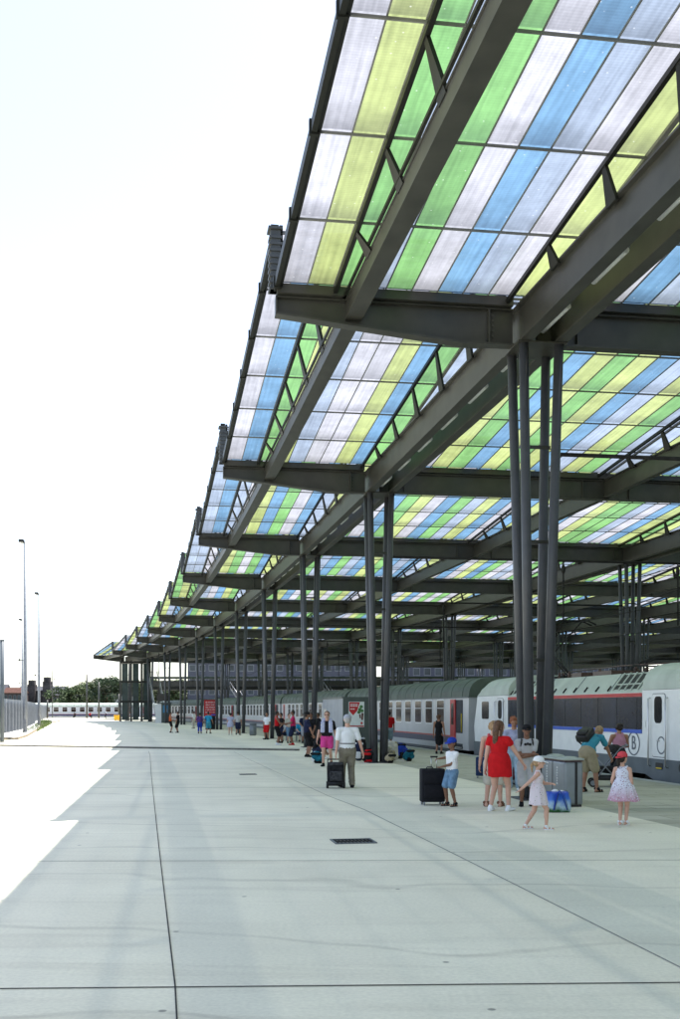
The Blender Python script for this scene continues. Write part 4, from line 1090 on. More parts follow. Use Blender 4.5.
# 1 boy with suitcase
person('boy in blue cap, white tee and denim shorts holding the handle of a black suitcase', gp(452, 806), 1.33, R(125), 'brown', 'dark', 'short', top=('tee', 'white', .62), bottom=('shorts', 'denim', .42), shoes='black', cap='royal', child=True,
       yaw=R(5), pitch=R(4), rh=(.25, .03, .69), lh=(.04, .17, .58), lf=(-.075, 0, 0), rf=(.07, .03, 0), elbL=(-.6, -1, -.4), sandals=True, vox=.008)
# 2 woman in red dress
person('woman in short red dress with long brown hair and white trainers', gp(499, 811), 1.70, R(-32), 'light', 'brown', 'long', dress=('red', .375, .006, .28), shoes='white', yaw=R(-30), rh=(.24, .17, .475), lh=(-.155, -.02, .47), lf=(-.085, -.04, 0), rf=(.085, .06, 0), build=1.03, vox=.009, twist=R(-6))
# 3 woman behind her
person('woman in pale red vest and cream shorts standing hidden behind the red dress', gp(493.5, 806.5), 1.68, R(-15), 'light', 'fair', 'bob', top=('tank', 'palered', 0), bottom=('shorts', 'cream', .45), shoes=flat('brown_leather', (.16, .07, .04), .6), sandals=True, lh=(-.17, .04, .45), lf=(-.085, 0, 0), rf=(.075, .02, 0), build=1.05)
# 4 woman with short auburn hair
person('woman with short auburn hair in lilac grey tee looking down over a pushchair', gp(514, 790), 1.72, R(165), 'tan', 'auburn', 'curly', top=('tee', 'lilac', .6), bottom=('trousers', 'paledenim', .98), shoes='white', pitch=R(28), yaw=R(8), rh=(.10, .2, .56), lh=(-.12, .22, .58))
# 5 boy with black cap
pb, jb = person('boy in black cap and grey tee with arms crossed, dark shoulder straps', gp(526.5, 806), 1.60, R(178), 'brown', 'dark', 'short', top=('tee', 'palegrey', .6), bottom=('shorts', 'palegrey', .46), shoes='black', cap='black', pitch=R(-2), rh=(-.05, .115, .64), lh=(.06, .125, .60), elbL=(-1, -.2, -.8), elbR=(1, -.2, -.8), lf=(-.06, 0, 0), rf=(.065, .02, 0), vox=.009)
b = NB()
for sx in (-1, 1):
    cap_(b, jb['neck'] + Vector((sx * .10, -.06, .025)), jb['neck'] + Vector((sx * .105, .07, .0)), (.02, .008), (.02, .008), 8, Vector((1, 0, 0)))
    cap_(b, jb['neck'] + Vector((sx * .105, .07, .0)), jb['waist'] + Vector((sx * .14, .10, .02)), (.02, .008), (.02, .008), 8, Vector((1, 0, 0)))
remesh('shoulder_strap', b, M_BLACK, pb, .008, 2)
b = NB()
for i in range(3): ell(b, jb['chest'] + Vector((-.05 + i * .045, .118, .06 + (.01 if i == 1 else 0))), (.03, .012, .028), None, 8, 6)
link('chest_print', b, M_BLACK, pb, True)
# 6 girl in white cap
person('little girl in white cap and pale floral dress striding right with one arm stretched behind', gp(537, 829), 1.16, R(-98), 'light', 'fair', 'tail', dress=('floral', .335, .045, 0), shoes='white', cap='white', sandals=True, child=True, yaw=R(-6),
       rh=(.10, -.235, .535), lh=(-.02, .19, .62), elbR=(.6, -.4, -.6), elbL=(-.7, .3, -1), lf=(-.05, -.155, .0), rf=(.05, .12, 0), lean=.06, vox=.007, drop=.015)
# 7 girl in red cap
person('little girl in pink red cap and white dress with dusky pink tiers, seen from behind', gp(622.5, 825), 1.19, R(-28), 'light', 'dark', 'tail', dress=('tiered', .33, .085, 0), shoes='white', cap=('coral',), sandals=True, child=True, yaw=R(-28), rh=(.12, .06, .47), lh=(-.14, .10, .50), lf=(-.035, 0, 0), rf=(.035, .04, 0), vox=.007)
# 8 bending man
pm, jm = person('man in teal shirt and khaki shorts bending down over a pushchair', gp(590, 792), 1.80, R(-42), 'tan', 'fair', 'short', top=('tee', 'teal', .6), bottom=('shorts', 'khaki', .45), shoes='black', sandals=True, lean=R(58), rh=(.14, .30, .42), lh=(-.12, .36, .45), elbL=(-1, .1, -.3), elbR=(1, .1, -.3), lf=(-.08, -.03, 0), rf=(.08, .03, 0), build=.96)
b = NB(); q = jm['Rl'].to_4x4(); q = Matrix.Translation(jm['chest'] + jm['Rl'] @ Vector((-.10, -.19, -.05))) @ q
rbox(b, -.16, .16, -.10, .09, -.22, .20, .06, 3, q); rbox(b, -.12, .12, -.16, -.09, -.18, .02, .03, 2, q)
for sx in (-1, 1): tube(b, [q @ Vector((sx * .11, .08, .17)), q @ Vector((sx * .14, .24, .16)), q @ Vector((sx * .15, .27, -.02)), q @ Vector((sx * .13, .08, -.16))], .02, 6)
bp = link('backpack', b, M_BLACK, None, True); bp.location = pm.location; bp.rotation_euler = pm.rotation_euler
tag(bp, 'black backpack worn on the back of the bending man in teal', 'backpack')
# 9 woman in pink top
person('woman in pink strap top and dark shorts seen from behind at a pushchair', gp(619, 785), 1.55, R(12), 'tan', 'dark', 'bob', top=('tank', 'rose', 0), bottom=('shorts', 'black', .5), shoes='black', lh=(-.13, .19, .58), rh=(.13, .17, .60), build=1.14)
# 10 man with cart
pw, jw = person('older man in white tee, grey cap and khaki trousers pulling a black cart', gp(347.5, 787.5), 1.77, R(6), 'light', 'grey', 'short', top=('tee', 'white', .68), bottom=('trousers', 'olive', .98), shoes='black', cap='grey', lh=(-.165, -.05, .445), rh=(.22, -.01, .44), lf=(-.07, .05, 0), rf=(.06, -.03, 0), build=1.08, vox=.009, elbR=(.6, -1, 0))
b = NB(); c = jw['waist'] + Vector((0, 0, -.02)); pts = [c + Vector((math.cos(a_ * PI / 12) * .185, math.sin(a_ * PI / 12) * .142, 0)) for a_ in range(25)]; tube(b, pts, .012, 6, cap=False); link('waist_strap', b, M_BLACK, pw, True)
# 11 man in pink shorts
person('man in sunglasses, black tee and pink shorts with a towel round his neck', gp(327, 766), 1.84, R(176), 'light', 'brown', 'short', top=('tee', 'black', .6), bottom=('shorts', 'pink', .30), shoes='black', towel=True, glasses=True, lh=(-.17, -.03, .46), rh=(.18, .04, .45), lf=(-.07, -.10, .03), rf=(.06, .10, 0))
# 12 dark clothes with cap
person('man in black cap, dark tee and long black shorts beside the luggage', gp(307, 757), 1.80, R(-75), 'tan', 'dark', 'short', top=('tee', 'navy', .6), bottom=('shorts', 'black', .48), shoes='black', cap='black', lh=(-.12, .1, .45), rh=(.13, .12, .44))
# 13 crouching
person('person in black crouching among the bags by the man in pink shorts', gp(316, 758.5), 1.70, R(-110), 'tan', 'dark', 'bob', top=('tee', 'black', .6), bottom=('shorts', 'navy', .5), shoes='white', drop=.34, lean=.35, lh=(-.12, .22, .12), rh=(.12, .24, .14), lf=(-.08, .16, 0), rf=(.08, .2, 0))
# 14..16 group at the bench
person('man in magenta polo shirt and navy shorts standing by the bench', gp(293, 745), 1.84, R(95), 'brown', 'dark', 'short', top=('tee', 'magenta', .6), bottom=('shorts', 'navy', .45), shoes='red', rh=(.10, .2, .6), lh=(-.12, .2, .62), vox=.012)
person('man in red vest and black shorts beside the slim twin column', gp(277, 745), 1.80, R(-85), 'brown', 'dark', 'short', top=('tank', 'red', 0), bottom=('shorts', 'black', .45), shoes='white', rh=(.10, .22, .6), lh=(-.10, .22, .6), vox=.012)
for px, rot, sk, tp_, lab in ((285, 150, 'brown', 'palegrey', 'seated person in grey tee on the bench between the red vest and the magenta shirt'), (300, 195, 'light', 'sky', 'seated person in light blue tee at the right end of the bench')):
    q = gp(px, 741.5); person(lab, q, 1.72, R(rot), sk, 'dark', 'short', top=('tee', tp_, .6), bottom=('shorts', 'navy', .5), shoes='black', drop=.235, lean=.25, lh=(-.10, .26, .33), rh=(.10, .26, .34), lf=(-.07, .25, 0), rf=(.08, .27, 0), seated=True, vox=.012)
person('person in white top and red shorts standing behind the slim columns', gp(267, 739.5), 1.70, R(150), 'tan', 'dark', 'short', top=('tee', 'white', .6), bottom=('shorts', 'red', .42), shoes='black', vox=.013)
person('woman in pale blue print dress walking beside a man in shorts', gp(230.5, 735), 1.62, R(10), 'light', 'dark', 'bob', dress=('lightprint', .36, .03, .4), shoes='cream', lh=(-.14, .1, .5), vox=.013)
person('man in pale shirt and dark backpack straps walking beside the woman in pale blue', gp(238, 735), 1.74, R(-5), 'tan', 'dark', 'short', top=('tee', 'palegrey', .6), bottom=('shorts', 'navy', .46), shoes='black', lf=(-.06, -.08, .02), rf=(.06, .1, 0), vox=.013)
person('woman in violet print top and blue trousers left of the red panel', gp(200, 733.5), 1.62, R(10), 'tan', 'dark', 'short', top=('tee', 'violet', .9), bottom=('trousers', 'royal', .8), shoes='black', vox=.013)
person('man in sky blue tee and teal shorts in front of the red panel', gp(208.5, 733.5), 1.70, R(-8), 'tan', 'dark', 'short', top=('tee', 'sky', .7), bottom=('shorts', 'teal', .48), shoes='black', lf=(-.06, -.1, .02), rf=(.06, .1, 0), lh=(-.2, .0, .5), rh=(.2, .02, .5), vox=.013)
person('woman in orange top and black shorts talking to a man in black', gp(170.5, 732.7), 1.68, R(-80), 'tan', 'dark', 'bob', top=('tank', 'orange', 0), bottom=('shorts', 'black', .35), shoes='black', rh=(.1, .2, .58), vox=.013)
person('man all in black facing the woman in the orange top', gp(178, 732.7), 1.72, R(75), 'tan', 'dark', 'short', top=('tee', 'black', .6), bottom=('shorts', 'black', .5), shoes='black', rh=(.12, .2, .56), vox=.013)
person('person in pale clothes beside the coach left of the red panel', gp(194, 728.5), 1.70, R(60), 'tan', 'dark', 'short', top=('tee', 'white', .7), bottom=('trousers', 'cream', .98), shoes='black', vox=.014)
person('woman in black top and dark skirt waiting by the red coach door', P(22.0, 4.1), 1.68, R(-20), 'tan', 'brown', 'bob', top=('tank', 'black', 0), bottom=('skirt', 'black', .95), shoes='black', vox=.011)
person('person with a red rucksack standing behind the second column', at(389, 748), 1.82, R(5), 'tan', 'dark', 'short', top=('tee', 'red', .6), bottom=('shorts', 'paledenim', .5), shoes='black', vox=.011)
person('person dressed in black standing left of the grey kiosk', at(318, 745), 1.72, R(120), 'brown', 'dark', 'short', top=('tee', 'black', .8), bottom=('trousers', 'black', .98), shoes='black', vox=.012)
for i, (px, rot, c, lab) in enumerate(((75, 40, 'black', 'distant figure in black on the far bench, leftmost'), (90, -30, 'red', 'distant figure in dark red sitting before the far coach'), (106, 80, 'palegrey', 'distant figure in grey standing before the far coach doors'))):
    person(lab, Vector(((px - 340) * 214 / F_PX, 214, 0)), 1.7, R(rot), 'tan', 'dark', 'short', top=('tee', c, .6), bottom=('trousers', 'black', .9), shoes='black', vox=.025, drop=0 if i == 2 else .22, lean=0 if i == 2 else .3, lf=None if i == 2 else (-.08, .24, 0), rf=None if i == 2 else (.08, .24, 0))

# ------------------------------------------------------------------ luggage and street furniture
def Rz(a): return Matrix.Rotation(a, 4, 'Z')
# black suitcase with telescopic handle
def suitcase(label, loc, rz, w, d, hgt, m, handle=.3, tilt=0, group=None):
    t = thing('suitcase', label, 'suitcase', loc, rz, group)
    bm = NB(); rbox(bm, -w / 2, w / 2, -d / 2, d / 2, .06, hgt, .035, 3); bd = link('shell', bm, m, t, True)
    bm = NB(); rbox(bm, -w / 2 + .04, w / 2 - .04, -d / 2 - .035, -d / 2 + .01, .14, hgt * .55, .02, 2); rbox(bm, -w / 2 + .05, w / 2 - .05, -d / 2 - .025, -d / 2 + .01, hgt * .6, hgt - .08, .015, 2); link('pocket', bm, m, bd, True)
    for sx in (-1, 1):
        for sy in (-1, 1):
            b = NB(); tube(b, [(sx * (w / 2 - .05) - .015, sy * (d / 2 - .03), .033), (sx * (w / 2 - .05) + .015, sy * (d / 2 - .03), .033)], .032, 12); box(b, sx * (w / 2 - .05) - .02, sx * (w / 2 - .05) + .02, sy * (d / 2 - .03) - .02, sy * (d / 2 - .03) + .02, .045, .075); link('wheel', b, M_GALV, t)
    if handle:
        b = NB()
        for sx in (-.055, .055): tube(b, [(sx + .06, d / 2 - .03, hgt - .02), (sx + .06, d / 2 - .03, hgt + handle)], .009, 8)
        ho = link('handle', b, M_CHROME, t); b = NB(); rbox(b, -.015, .135, d / 2 - .05, d / 2 - .01, hgt + handle - .01, hgt + handle + .025, .01, 2); link('grip', b, M_BLACK, ho)
    b = NB(); tube(b, [(-w / 2 + .1, -d / 2 + .08, hgt), (-w / 2 + .12, -d / 2 + .08, hgt + .03), (-w / 2 + .22, -d / 2 + .08, hgt + .03), (-w / 2 + .24, -d / 2 + .08, hgt)], .012, 6); link('carry_handle', b, M_BLACK, t)
    return t
suitcase('large black suitcase with raised metal handle held by the boy in the blue cap', Vector((1.83, 20.85, 0)), R(8), .47, .28, .72, flat('suitcase_black', (.014, .014, .018), .8), .22)
suitcase('small dark blue suitcase standing behind the woman in the red dress', at(482, 778), R(-10), .34, .22, .58, flat('suitcase_blue', (.02, .035, .09), .8), 0)
# shopping cart pulled by the man
t = thing('luggage_cart', 'black two wheeled luggage cart pulled by the man in the white tee', 'cart', Vector((-.09, 25.05, 0)), R(5))
T = Matrix.Rotation(R(-16), 4, 'X')
bm = NB(); rbox(bm, -.2, .2, .0, .24, .13, .62, .05, 3, T); bag_ = link('bag', bm, flat('cart_fabric', (.018, .018, .02), .85, .5), t, True)
bm = NB(); rbox(bm, -.15, .15, -.05, .02, .18, .42, .03, 2, T); rbox(bm, -.19, .19, -.02, .25, .56, .66, .05, 2, T); link('pocket', bm, flat('cart_fabric_worn', (.05, .05, .055), .85, .6), bag_, True)
bm = NB()
for sx in (-.17, .17): tube(bm, [T @ Vector((sx, .26, .02)), T @ Vector((sx, .26, .78))], .013, 8)
tube(bm, [T @ Vector((-.17, .26, .78)), T @ Vector((.17, .26, .78))], .016, 8); tube(bm, [T @ Vector((-.2, .2, .12)), T @ Vector((.2, .2, .12))], .012, 8)
for z in (.1, .13): tube(bm, [T @ Vector((-.19, -.04, z)), T @ Vector((.19, -.04, z))], .014, 8)
link('frame', bm, M_BLACK, t)
for sx in (-.2, .2):
    b = NB(); tube(b, [(sx - .025, .14, .085), (sx + .025, .14, .085)], .085, 18); w_ = link('wheel', b, M_RUBBER, t); b = NB(); tube(b, [(sx - .03, .14, .085), (sx + .03, .14, .085)], .04, 12); link('hub', b, M_GALV, w_)
# pushchairs
def stroller(label, loc, rz, cm, hood=True):
    t = thing('pushchair', label, 'pushchair', loc, rz, 'pushchairs'); B = M_BLACK
    b = NB()
    for sx in (-.24, .24):
        tube(b, [(sx, -.5, 1.02), (sx, -.32, .95), (sx, .30, .14)], .014, 8); tube(b, [(sx, -.30, .14), (sx, .06, .52), (sx * .95, .2, .66)], .014, 8)
    tube(b, [(-.24, -.5, 1.02), (.24, -.5, 1.02)], .018, 8); tube(b, [(-.26, -.30, .14), (.26, -.30, .14)], .012, 8); tube(b, [(-.24, .30, .14), (.24, .30, .14)], .012, 8)
    link('frame', b, M_GALV, t)
    b = NB(); P_ = Matrix.Translation((0, -.02, .45)); rbox(b, -.19, .19, -.16, .22, -.02, .05, .025, 2, P_); rbox(b, -.19, .19, -.05, .03, 0, .55, .03, 2, P_ @ Matrix.Translation((0, -.17, 0)) @ Matrix.Rotation(R(22), 4, 'X')); rbox(b, -.17, .17, -.06, .02, -.25, .0, .02, 2, P_ @ Matrix.Translation((0, .24, 0)))
    se = link('seat', b, cm, t, True)
    b = NB(); rbox(b, -.2, .2, -.25, .22, .16, .28, .04, 2); link('basket', b, B, t, True)
    if hood:
        b = NB(); n = 10; rings = []
        for i in range(6):
            a_ = R(35 + i * 24); r_ = .30
            rings.append([b.verts.new((math.cos(PI * k / n) * .22, -.18 + math.cos(a_) * r_ * (math.sin(PI * k / n) ** .5), .80 + math.sin(a_) * r_ * (math.sin(PI * k / n) ** .5) * .8)) for k in range(n + 1)])
        for p0, p1 in zip(rings, rings[1:]):
            for k in range(n):
                try: b.faces.new((p0[k], p0[k + 1], p1[k + 1], p1[k]))
                except ValueError: pass
        bmesh.ops.remove_doubles(b, verts=b.verts[:], dist=.001)
        bmesh.ops.solidify(b, geom=b.faces[:], thickness=.012)
        link('hood', b, cm, t, True)
    for sx in (-.27, .27):
        for sy, r_ in ((-.3, .135), (.33, .10)):
            b = NB(); tube(b, [(sx - .022, sy, r_), (sx + .022, sy, r_)], r_, 22); w_ = link('wheel', b, M_RUBBER, t)
            b = NB(); tube(b, [(sx - .027, sy, r_), (sx + .027, sy, r_)], r_ * .62, 16); link('rim', b, M_GALV, w_)
    b = NB(); ell(b, (0, -.06, .78), (.09, .10, .11)); ell(b, (0, -.02, .60), (.11, .09, .14)); 
    b.free()
    return t
stroller('black pushchair between the bending man in teal and the woman in pink', at(606, 786.5), R(80), flat('stroller_black', (.03, .03, .032), .85, .5))
stroller('black pushchair with red bag behind the boy with crossed arms', at(511, 786), R(-160), flat('stroller_red', (.10, .012, .014), .85, .6), False)
# rucksacks and bags on the ground round the second column
def rucksack(label, loc, w, d, hgt, m, rz=0, tilt=0, m2=None, seed=0):
    rg = random.Random(seed); t = thing('rucksack', label, 'rucksack', loc, rz, 'rucksacks piled round the second column')
    T = Matrix.Rotation(R(tilt), 4, 'X')
    bm = NB()
    def blob(c, r_): ell(bm, T @ Vector(c), r_, T.to_3x3(), 14, 10)
    lift = abs(math.sin(R(tilt))) * d / 2
    cap_(bm, T @ Vector((0, 0, d * .5)), T @ Vector((0, 0, hgt - d * .45)), (w / 2, d / 2), (w / 2 * .86, d / 2 * .9), 14, Vector((1, 0, 0)))
    for i in range(6): blob((rg.uniform(-.3, .3) * w, rg.uniform(-.3, .3) * d, rg.uniform(.25, .8) * hgt), (w * .28, d * .34, hgt * .16))
    zmin = min(v.co.z for v in bm.verts)
    for v in bm.verts: v.co.z += .012 - zmin
    up = Vector((0, 0, .012 - zmin))
    remesh('sack', bm, m, t, .012, 3)
    bm = NB(); cap_(bm, up + T @ Vector((0, -d * .48, hgt * .22)), up + T @ Vector((0, -d * .45, hgt * .45)), (w * .33, d * .17), (w * .3, d * .15), 12, Vector((1, 0, 0))); cap_(bm, up + T @ Vector((-w * .3, 0, hgt * .9)), up + T @ Vector((w * .3, 0, hgt * .9)), (d * .34, .05), (d * .3, .05), 10)
    remesh('pocket', bm, m2 or M_BLACK, t, .012, 2)
    bm = NB()
    for sx in (-1, 1): tube(bm, [up + T @ Vector((sx * w * .2, d * .42, hgt * .85)), up + T @ Vector((sx * w * .3, d * .72, hgt * .6)), up + T @ Vector((sx * w * .3, d * .62, hgt * .3)), up + T @ Vector((sx * w * .35, d * .4, hgt * .15))], .016, 6, flat=.5)
    link('strap', bm, M_BLACK, t)
    return t
bags = [((344, 762), .34, .28, .55, 'black', 'navy', 10, 35, 'black rucksack lying at the left end of the luggage pile'), ((361, 758), .38, .3, .7, 'black', 'grey', -20, 8, 'tall black rucksack standing against the second column'), ((349, 760.5), .32, .24, .50, 'navy', 'black', 10, 20, 'dark blue and black rucksack lying left of the red and black one'),
        ((359, 761), .34, .26, .58, 'navy', 'white', -15, 6, 'upright navy rucksack with pale lid left of the second column'),
        ((365, 762), .36, .30, .50, 'black', 'red', 25, 50, 'black rucksack with bright red pocket at the foot of the second column'),
        ((373, 762.5), .36, .28, .36, 'black', 'red', -40, 62, 'black and red rucksack lying in front of the second column'),
        ((391, 761.5), .44, .26, .62, 'cream', 'khaki', -8, -10, 'large pale grey green rucksack leaning right of the second column'),
        ((388, 763), .28, .24, .30, 'khaki', 'black', 30, 58, 'small khaki bag lying beside the large pale rucksack'),
        ((400, 759), .40, .30, .52, 'royal', 'black', 5, 22, 'bright blue rucksack behind the small khaki bag'),
        ((405.5, 761), .32, .26, .40, 'bagteal', 'black', 40, 40, 'teal and black rucksack at the right end of the luggage pile'),
        ((321, 763), .36, .28, .42, 'bagteal', 'black', -30, 55, 'teal bag on the ground beside the man in pink shorts'),
        ((313, 763), .30, .26, .34, 'white', 'black', 60, 50, 'small white bag in front of the crouching person')]
for i, ((px, py), w, d, hgt, a_, c_, rz, tl, lab) in enumerate(bags):
    rucksack(lab, at(px, py), w * 1.25, d * 1.2, hgt * 1.2, CL[a_], R(rz), tl, CL[c_], i)
# big blue shopper in front of the bin
t = thing('shopping_bag', 'big blue patterned shopping bag on the ground by the grey bin', 'bag', Vector((4.02, 19.42, 0)), R(10))
m, tr_, p = new_mat('shopper_print'); N, L_ = tr_.nodes.new, tr_.links.new
tc = N('ShaderNodeTexCoord'); sz = N('ShaderNodeSeparateXYZ'); L_(tc.outputs['Object'], sz.inputs[0]); nz = N('ShaderNodeTexNoise'); nz.inputs['Scale'].default_value = 7; L_(tc.outputs['Object'], nz.inputs['Vector'])
ad = N('ShaderNodeMath'); ad.operation = 'MULTIPLY_ADD'; ad.inputs[1].default_value = .25; L_(nz.outputs['Fac'], ad.inputs[0]); L_(sz.outputs[2], ad.inputs[2])
cr = N('ShaderNodeValToRGB'); cr.color_ramp.elements[0].position = .14; cr.color_ramp.elements[0].color = (.02, .10, .02, 1); cr.color_ramp.elements[1].position = .5; cr.color_ramp.elements[1].color = (.02, .07, .45, 1)
e = cr.color_ramp.elements.new(.24); e.color = (.35, .5, .6, 1); e = cr.color_ramp.elements.new(.36); e.color = (.03, .14, .55, 1)
L_(ad.outputs[0], cr.inputs[0]); L_(cr.outputs[0], p.inputs['Base Color']); p.inputs['Roughness'].default_value = .3
bm = NB(); vs = []
for z, w, d in ((.004, .21, .15), (.06, .225, .16), (.2, .22, .15), (.32, .20, .12), (.37, .20, .09)):
    vs.append([bm.verts.new((math.copysign(abs(math.cos(a_)) ** .35, math.cos(a_)) * w + .008 * math.sin(a_ * 5 + z * 20), math.copysign(abs(math.sin(a_)) ** .35, math.sin(a_)) * d + .01 * math.sin(a_ * 7), z + (.012 * math.sin(a_ * 3) if z > .3 else 0))) for a_ in [2 * PI * k / 28 for k in range(28)]])
for a_, c_ in zip(vs, vs[1:]):
    for k in range(28): bm.faces.new((a_[k], a_[(k + 1) % 28], c_[(k + 1) % 28], c_[k]))
bm.faces.new(vs[0][::-1]); bm.faces.new(vs[-1]); link('sack', bm, m, t, True)
bm = NB()
tube(bm, [(-.14, -.168, .05), (-.07, -.160, .36), (0, -.12, .40), (.03, -.158, .34), (.12, -.168, .05)], .022, 6, flat=.3); link('strap', bm, CL['royal'], t)
bm = NB(); tube(bm, [(-.12, -.172, .05), (-.05, -.165, .35)], .010, 6, flat=.3); tube(bm, [(.06, -.165, .33), (.14, -.172, .05)], .010, 6, flat=.3); link('strap_edge', bm, M_BLACK, t)
bm = NB(); ell(bm, (-.05, 0, .37), (.07, .05, .05)); ell(bm, (.08, .01, .36), (.06, .05, .04)); link('contents', bm, CL['white'], t, True)
# long recycling bin
t = thing('recycling_bin', 'long grey metal recycling bin with pale lid beside the nearest column', 'bin', Vector((4.53, 20.34, 0)), .178)
M_BIN = mat('bin_grey', (.22, .245, .265), .4, .4, .12, 3)
bm = NB(); rbox(bm, -.19, .19, 0, 1.25, .04, .88, .05, 3); bd = link('cabinet', bm, M_BIN, t, True)
bm = NB(); box(bm, -.15, .17, .03, 1.22, .002, .045); link('plinth', bm, M_BLACK, t)
bm = NB(); rbox(bm, -.21, .21, -.02, 1.27, .90, .945, .02, 2); ell(bm, (0, .25, .945), (.17, .2, .03)); ell(bm, (0, .95, .945), (.18, .24, .05)); link('lid', bm, mat('bin_lid', (.36, .40, .36), .45, 0, .1, 5), t, True)
bm = NB(); box(bm, -.195, .195, -.005, 1.255, .882, .896); link('rim_band', bm, mat('bin_rim', (.09, .03, .04), .5), t)
bm = NB(); box(bm, .02, .07, -.008, .005, .05, .87); link('door_gap', bm, M_BLACK, t)
bm = NB(); box(bm, -.197, -.188, .62, .63, .08, .86); link('door_joint', bm, M_BLACK, t)
bm = NB()
for k_, yy in enumerate((.38, .92)):
    for i in range(7): box(bm, -.196, -.188, yy - .03 + .012 * ((i * 3) % 2), yy + .03, .42 + i * .052, .455 + i * .052)
link('sticker', bm, mat('sticker_white', (.6, .62, .62), .5), t)
# round litter bin
q = at(253, 735.5)
t = thing('litter_bin', 'round grey litter bin standing beyond the slim columns', 'bin', q)
bm = NB(); tube(bm, [(0, 0, .03), (0, 0, .78)], .24, 24); bd = link('drum', bm, M_BIN, t)
bm = NB(); tube(bm, [(0, 0, .78), (0, 0, .83), (0, 0, .86)], [.26, .27, .2], 24); link('lid', bm, M_SKIRT, t)
bm = NB(); tube(bm, [(0, 0, .002), (0, 0, .03)], .2, 20); link('base', bm, M_BLACK, t)
bm = NB()
for i in range(16): a_ = 2 * PI * i / 16; box(bm, .235, .25, -.012, .012, .06, .76, Rz(a_))
link('ribs', bm, M_GALV, bd)
# drain gratings
def grate(label, loc, w, d, rz, n):
    t = thing('drain_grate', label, 'drain', loc, rz)
    bm = NB(); box(bm, -w / 2, w / 2, -d / 2, d / 2, .001, .005); link('sump', bm, M_BLACK, t)
    bm = NB(); 
    for x0, x1, y0, y1 in ((-w / 2, w / 2, -d / 2, -d / 2 + .03), (-w / 2, w / 2, d / 2 - .03, d / 2), (-w / 2, -w / 2 + .03, -d / 2 + .03, d / 2 - .03), (w / 2 - .03, w / 2, -d / 2 + .03, d / 2 - .03)): box(bm, x0, x1, y0, y1, .005, .014)
    link('frame', bm, M_SKIRT, t)
    bm = NB()
    for i in range(n): x_ = -w / 2 + .03 + (w - .06) * (i + .5) / n; box(bm, x_ - .009, x_ + .009, -d / 2 + .03, d / 2 - .03, .005, .012)
    box(bm, -w / 2 + .03, w / 2 - .03, -.012, .012, .006, .013); link('grating', bm, M_UNDER, t)
grate('rectangular iron drain grate in the near concrete apron', Vector((.19, 15.05, 0)), .6, .5, R(10), 10)
grate('small drain grate further off in the apron, behind the first one', at(248, 774.5), .5, .35, R(10), 8)
# grey kiosk with poster
a_ = .2
t = thing('kiosk', 'grey ribbed metal kiosk with dark front and red and white poster', 'kiosk', Vector((.14, 46.0, 0)), a_)
M_KW = mat('kiosk_ribbed', (.42, .44, .47), .4, .2, .08, 2); M_KD = mat('kiosk_dark', (.07, .085, .08), .5, 0, .1, 2)
bm = NB(); box(bm, .02, 1.5, .1, 4.9, .05, 2.36); wl = link('wall', bm, M_KW, t)
bm = NB()
for i in range(32): box(bm, -.005, .03, .14 + i * .15, .20 + i * .15, .06, 2.34)
link('rib', bm, M_KW, wl)
bm = NB(); box(bm, 0, 1.52, 0, .1, .0, 2.42); fr = link('front', bm, M_KD, t)
bm = NB(); box(bm, -.03, 1.55, .1, 4.95, 2.36, 2.43); link('roof', bm, M_KD, t)
bm = NB(); box(bm, -.012, .0, 3.9, 4.6, .1, 1.9); link('door', bm, CL['cream'], t)
bm = NB(); box(bm, .24, .94, -.03, -.002, 1.10, 2.22); po = link('poster', bm, mat('poster_white', (.62, .66, .66), .5, 0, .1, 4), t)
bm = NB(); prism(bm, [(.26, 2.20), (.26, 1.82), (.44, 1.62), (.62, 1.82), (.74, 2.2)], .031, .036, Matrix(((1, 0, 0, 0), (0, 0, -1, 0), (0, 1, 0, 0), (0, 0, 0, 1)))); bmesh.ops.recalc_face_normals(bm, faces=bm.faces[:]); link('poster_heart', bm, M_RED, po)
bm = NB()
for z, n_ in ((2.1, 5), (2.03, 5), (1.9, 3)):
    for i in range(n_): box(bm, .31 + i * .07, .36 + i * .07, -.04, -.036, z - .02, z + .02)
link('poster_lettering', bm, M_WHITE, po)
bm = NB(); box(bm, .26, .92, -.036, -.031, 1.12, 1.17); ell(bm, (.82, -.031, 1.28), (.05, .006, .06)); link('poster_footer', bm, M_RED, po)
bm = NB(); 
for i, (x_, z_) in enumerate(((.80, 2.0), (.74, 1.88), (.84, 1.82), (.70, 1.76))): ell(bm, (x_, -.031, z_), (.08, .006, .07))
link('poster_foliage', bm, mat('poster_green', (.06, .16, .05), .5, 0, .5, 20), po)
bm = NB(); cap_(bm, (.86, -.033, 1.72), (.84, -.033, 1.42), (.05, .006), (.04, .006), 8, Vector((1, 0, 0))); cap_(bm, (.74, -.033, 1.66), (.76, -.033, 1.5), (.04, .006), (.03, .006), 8, Vector((1, 0, 0))); link('poster_figures', bm, mat('poster_brown', (.12, .05, .04), .5, 0, .5, 20), po)
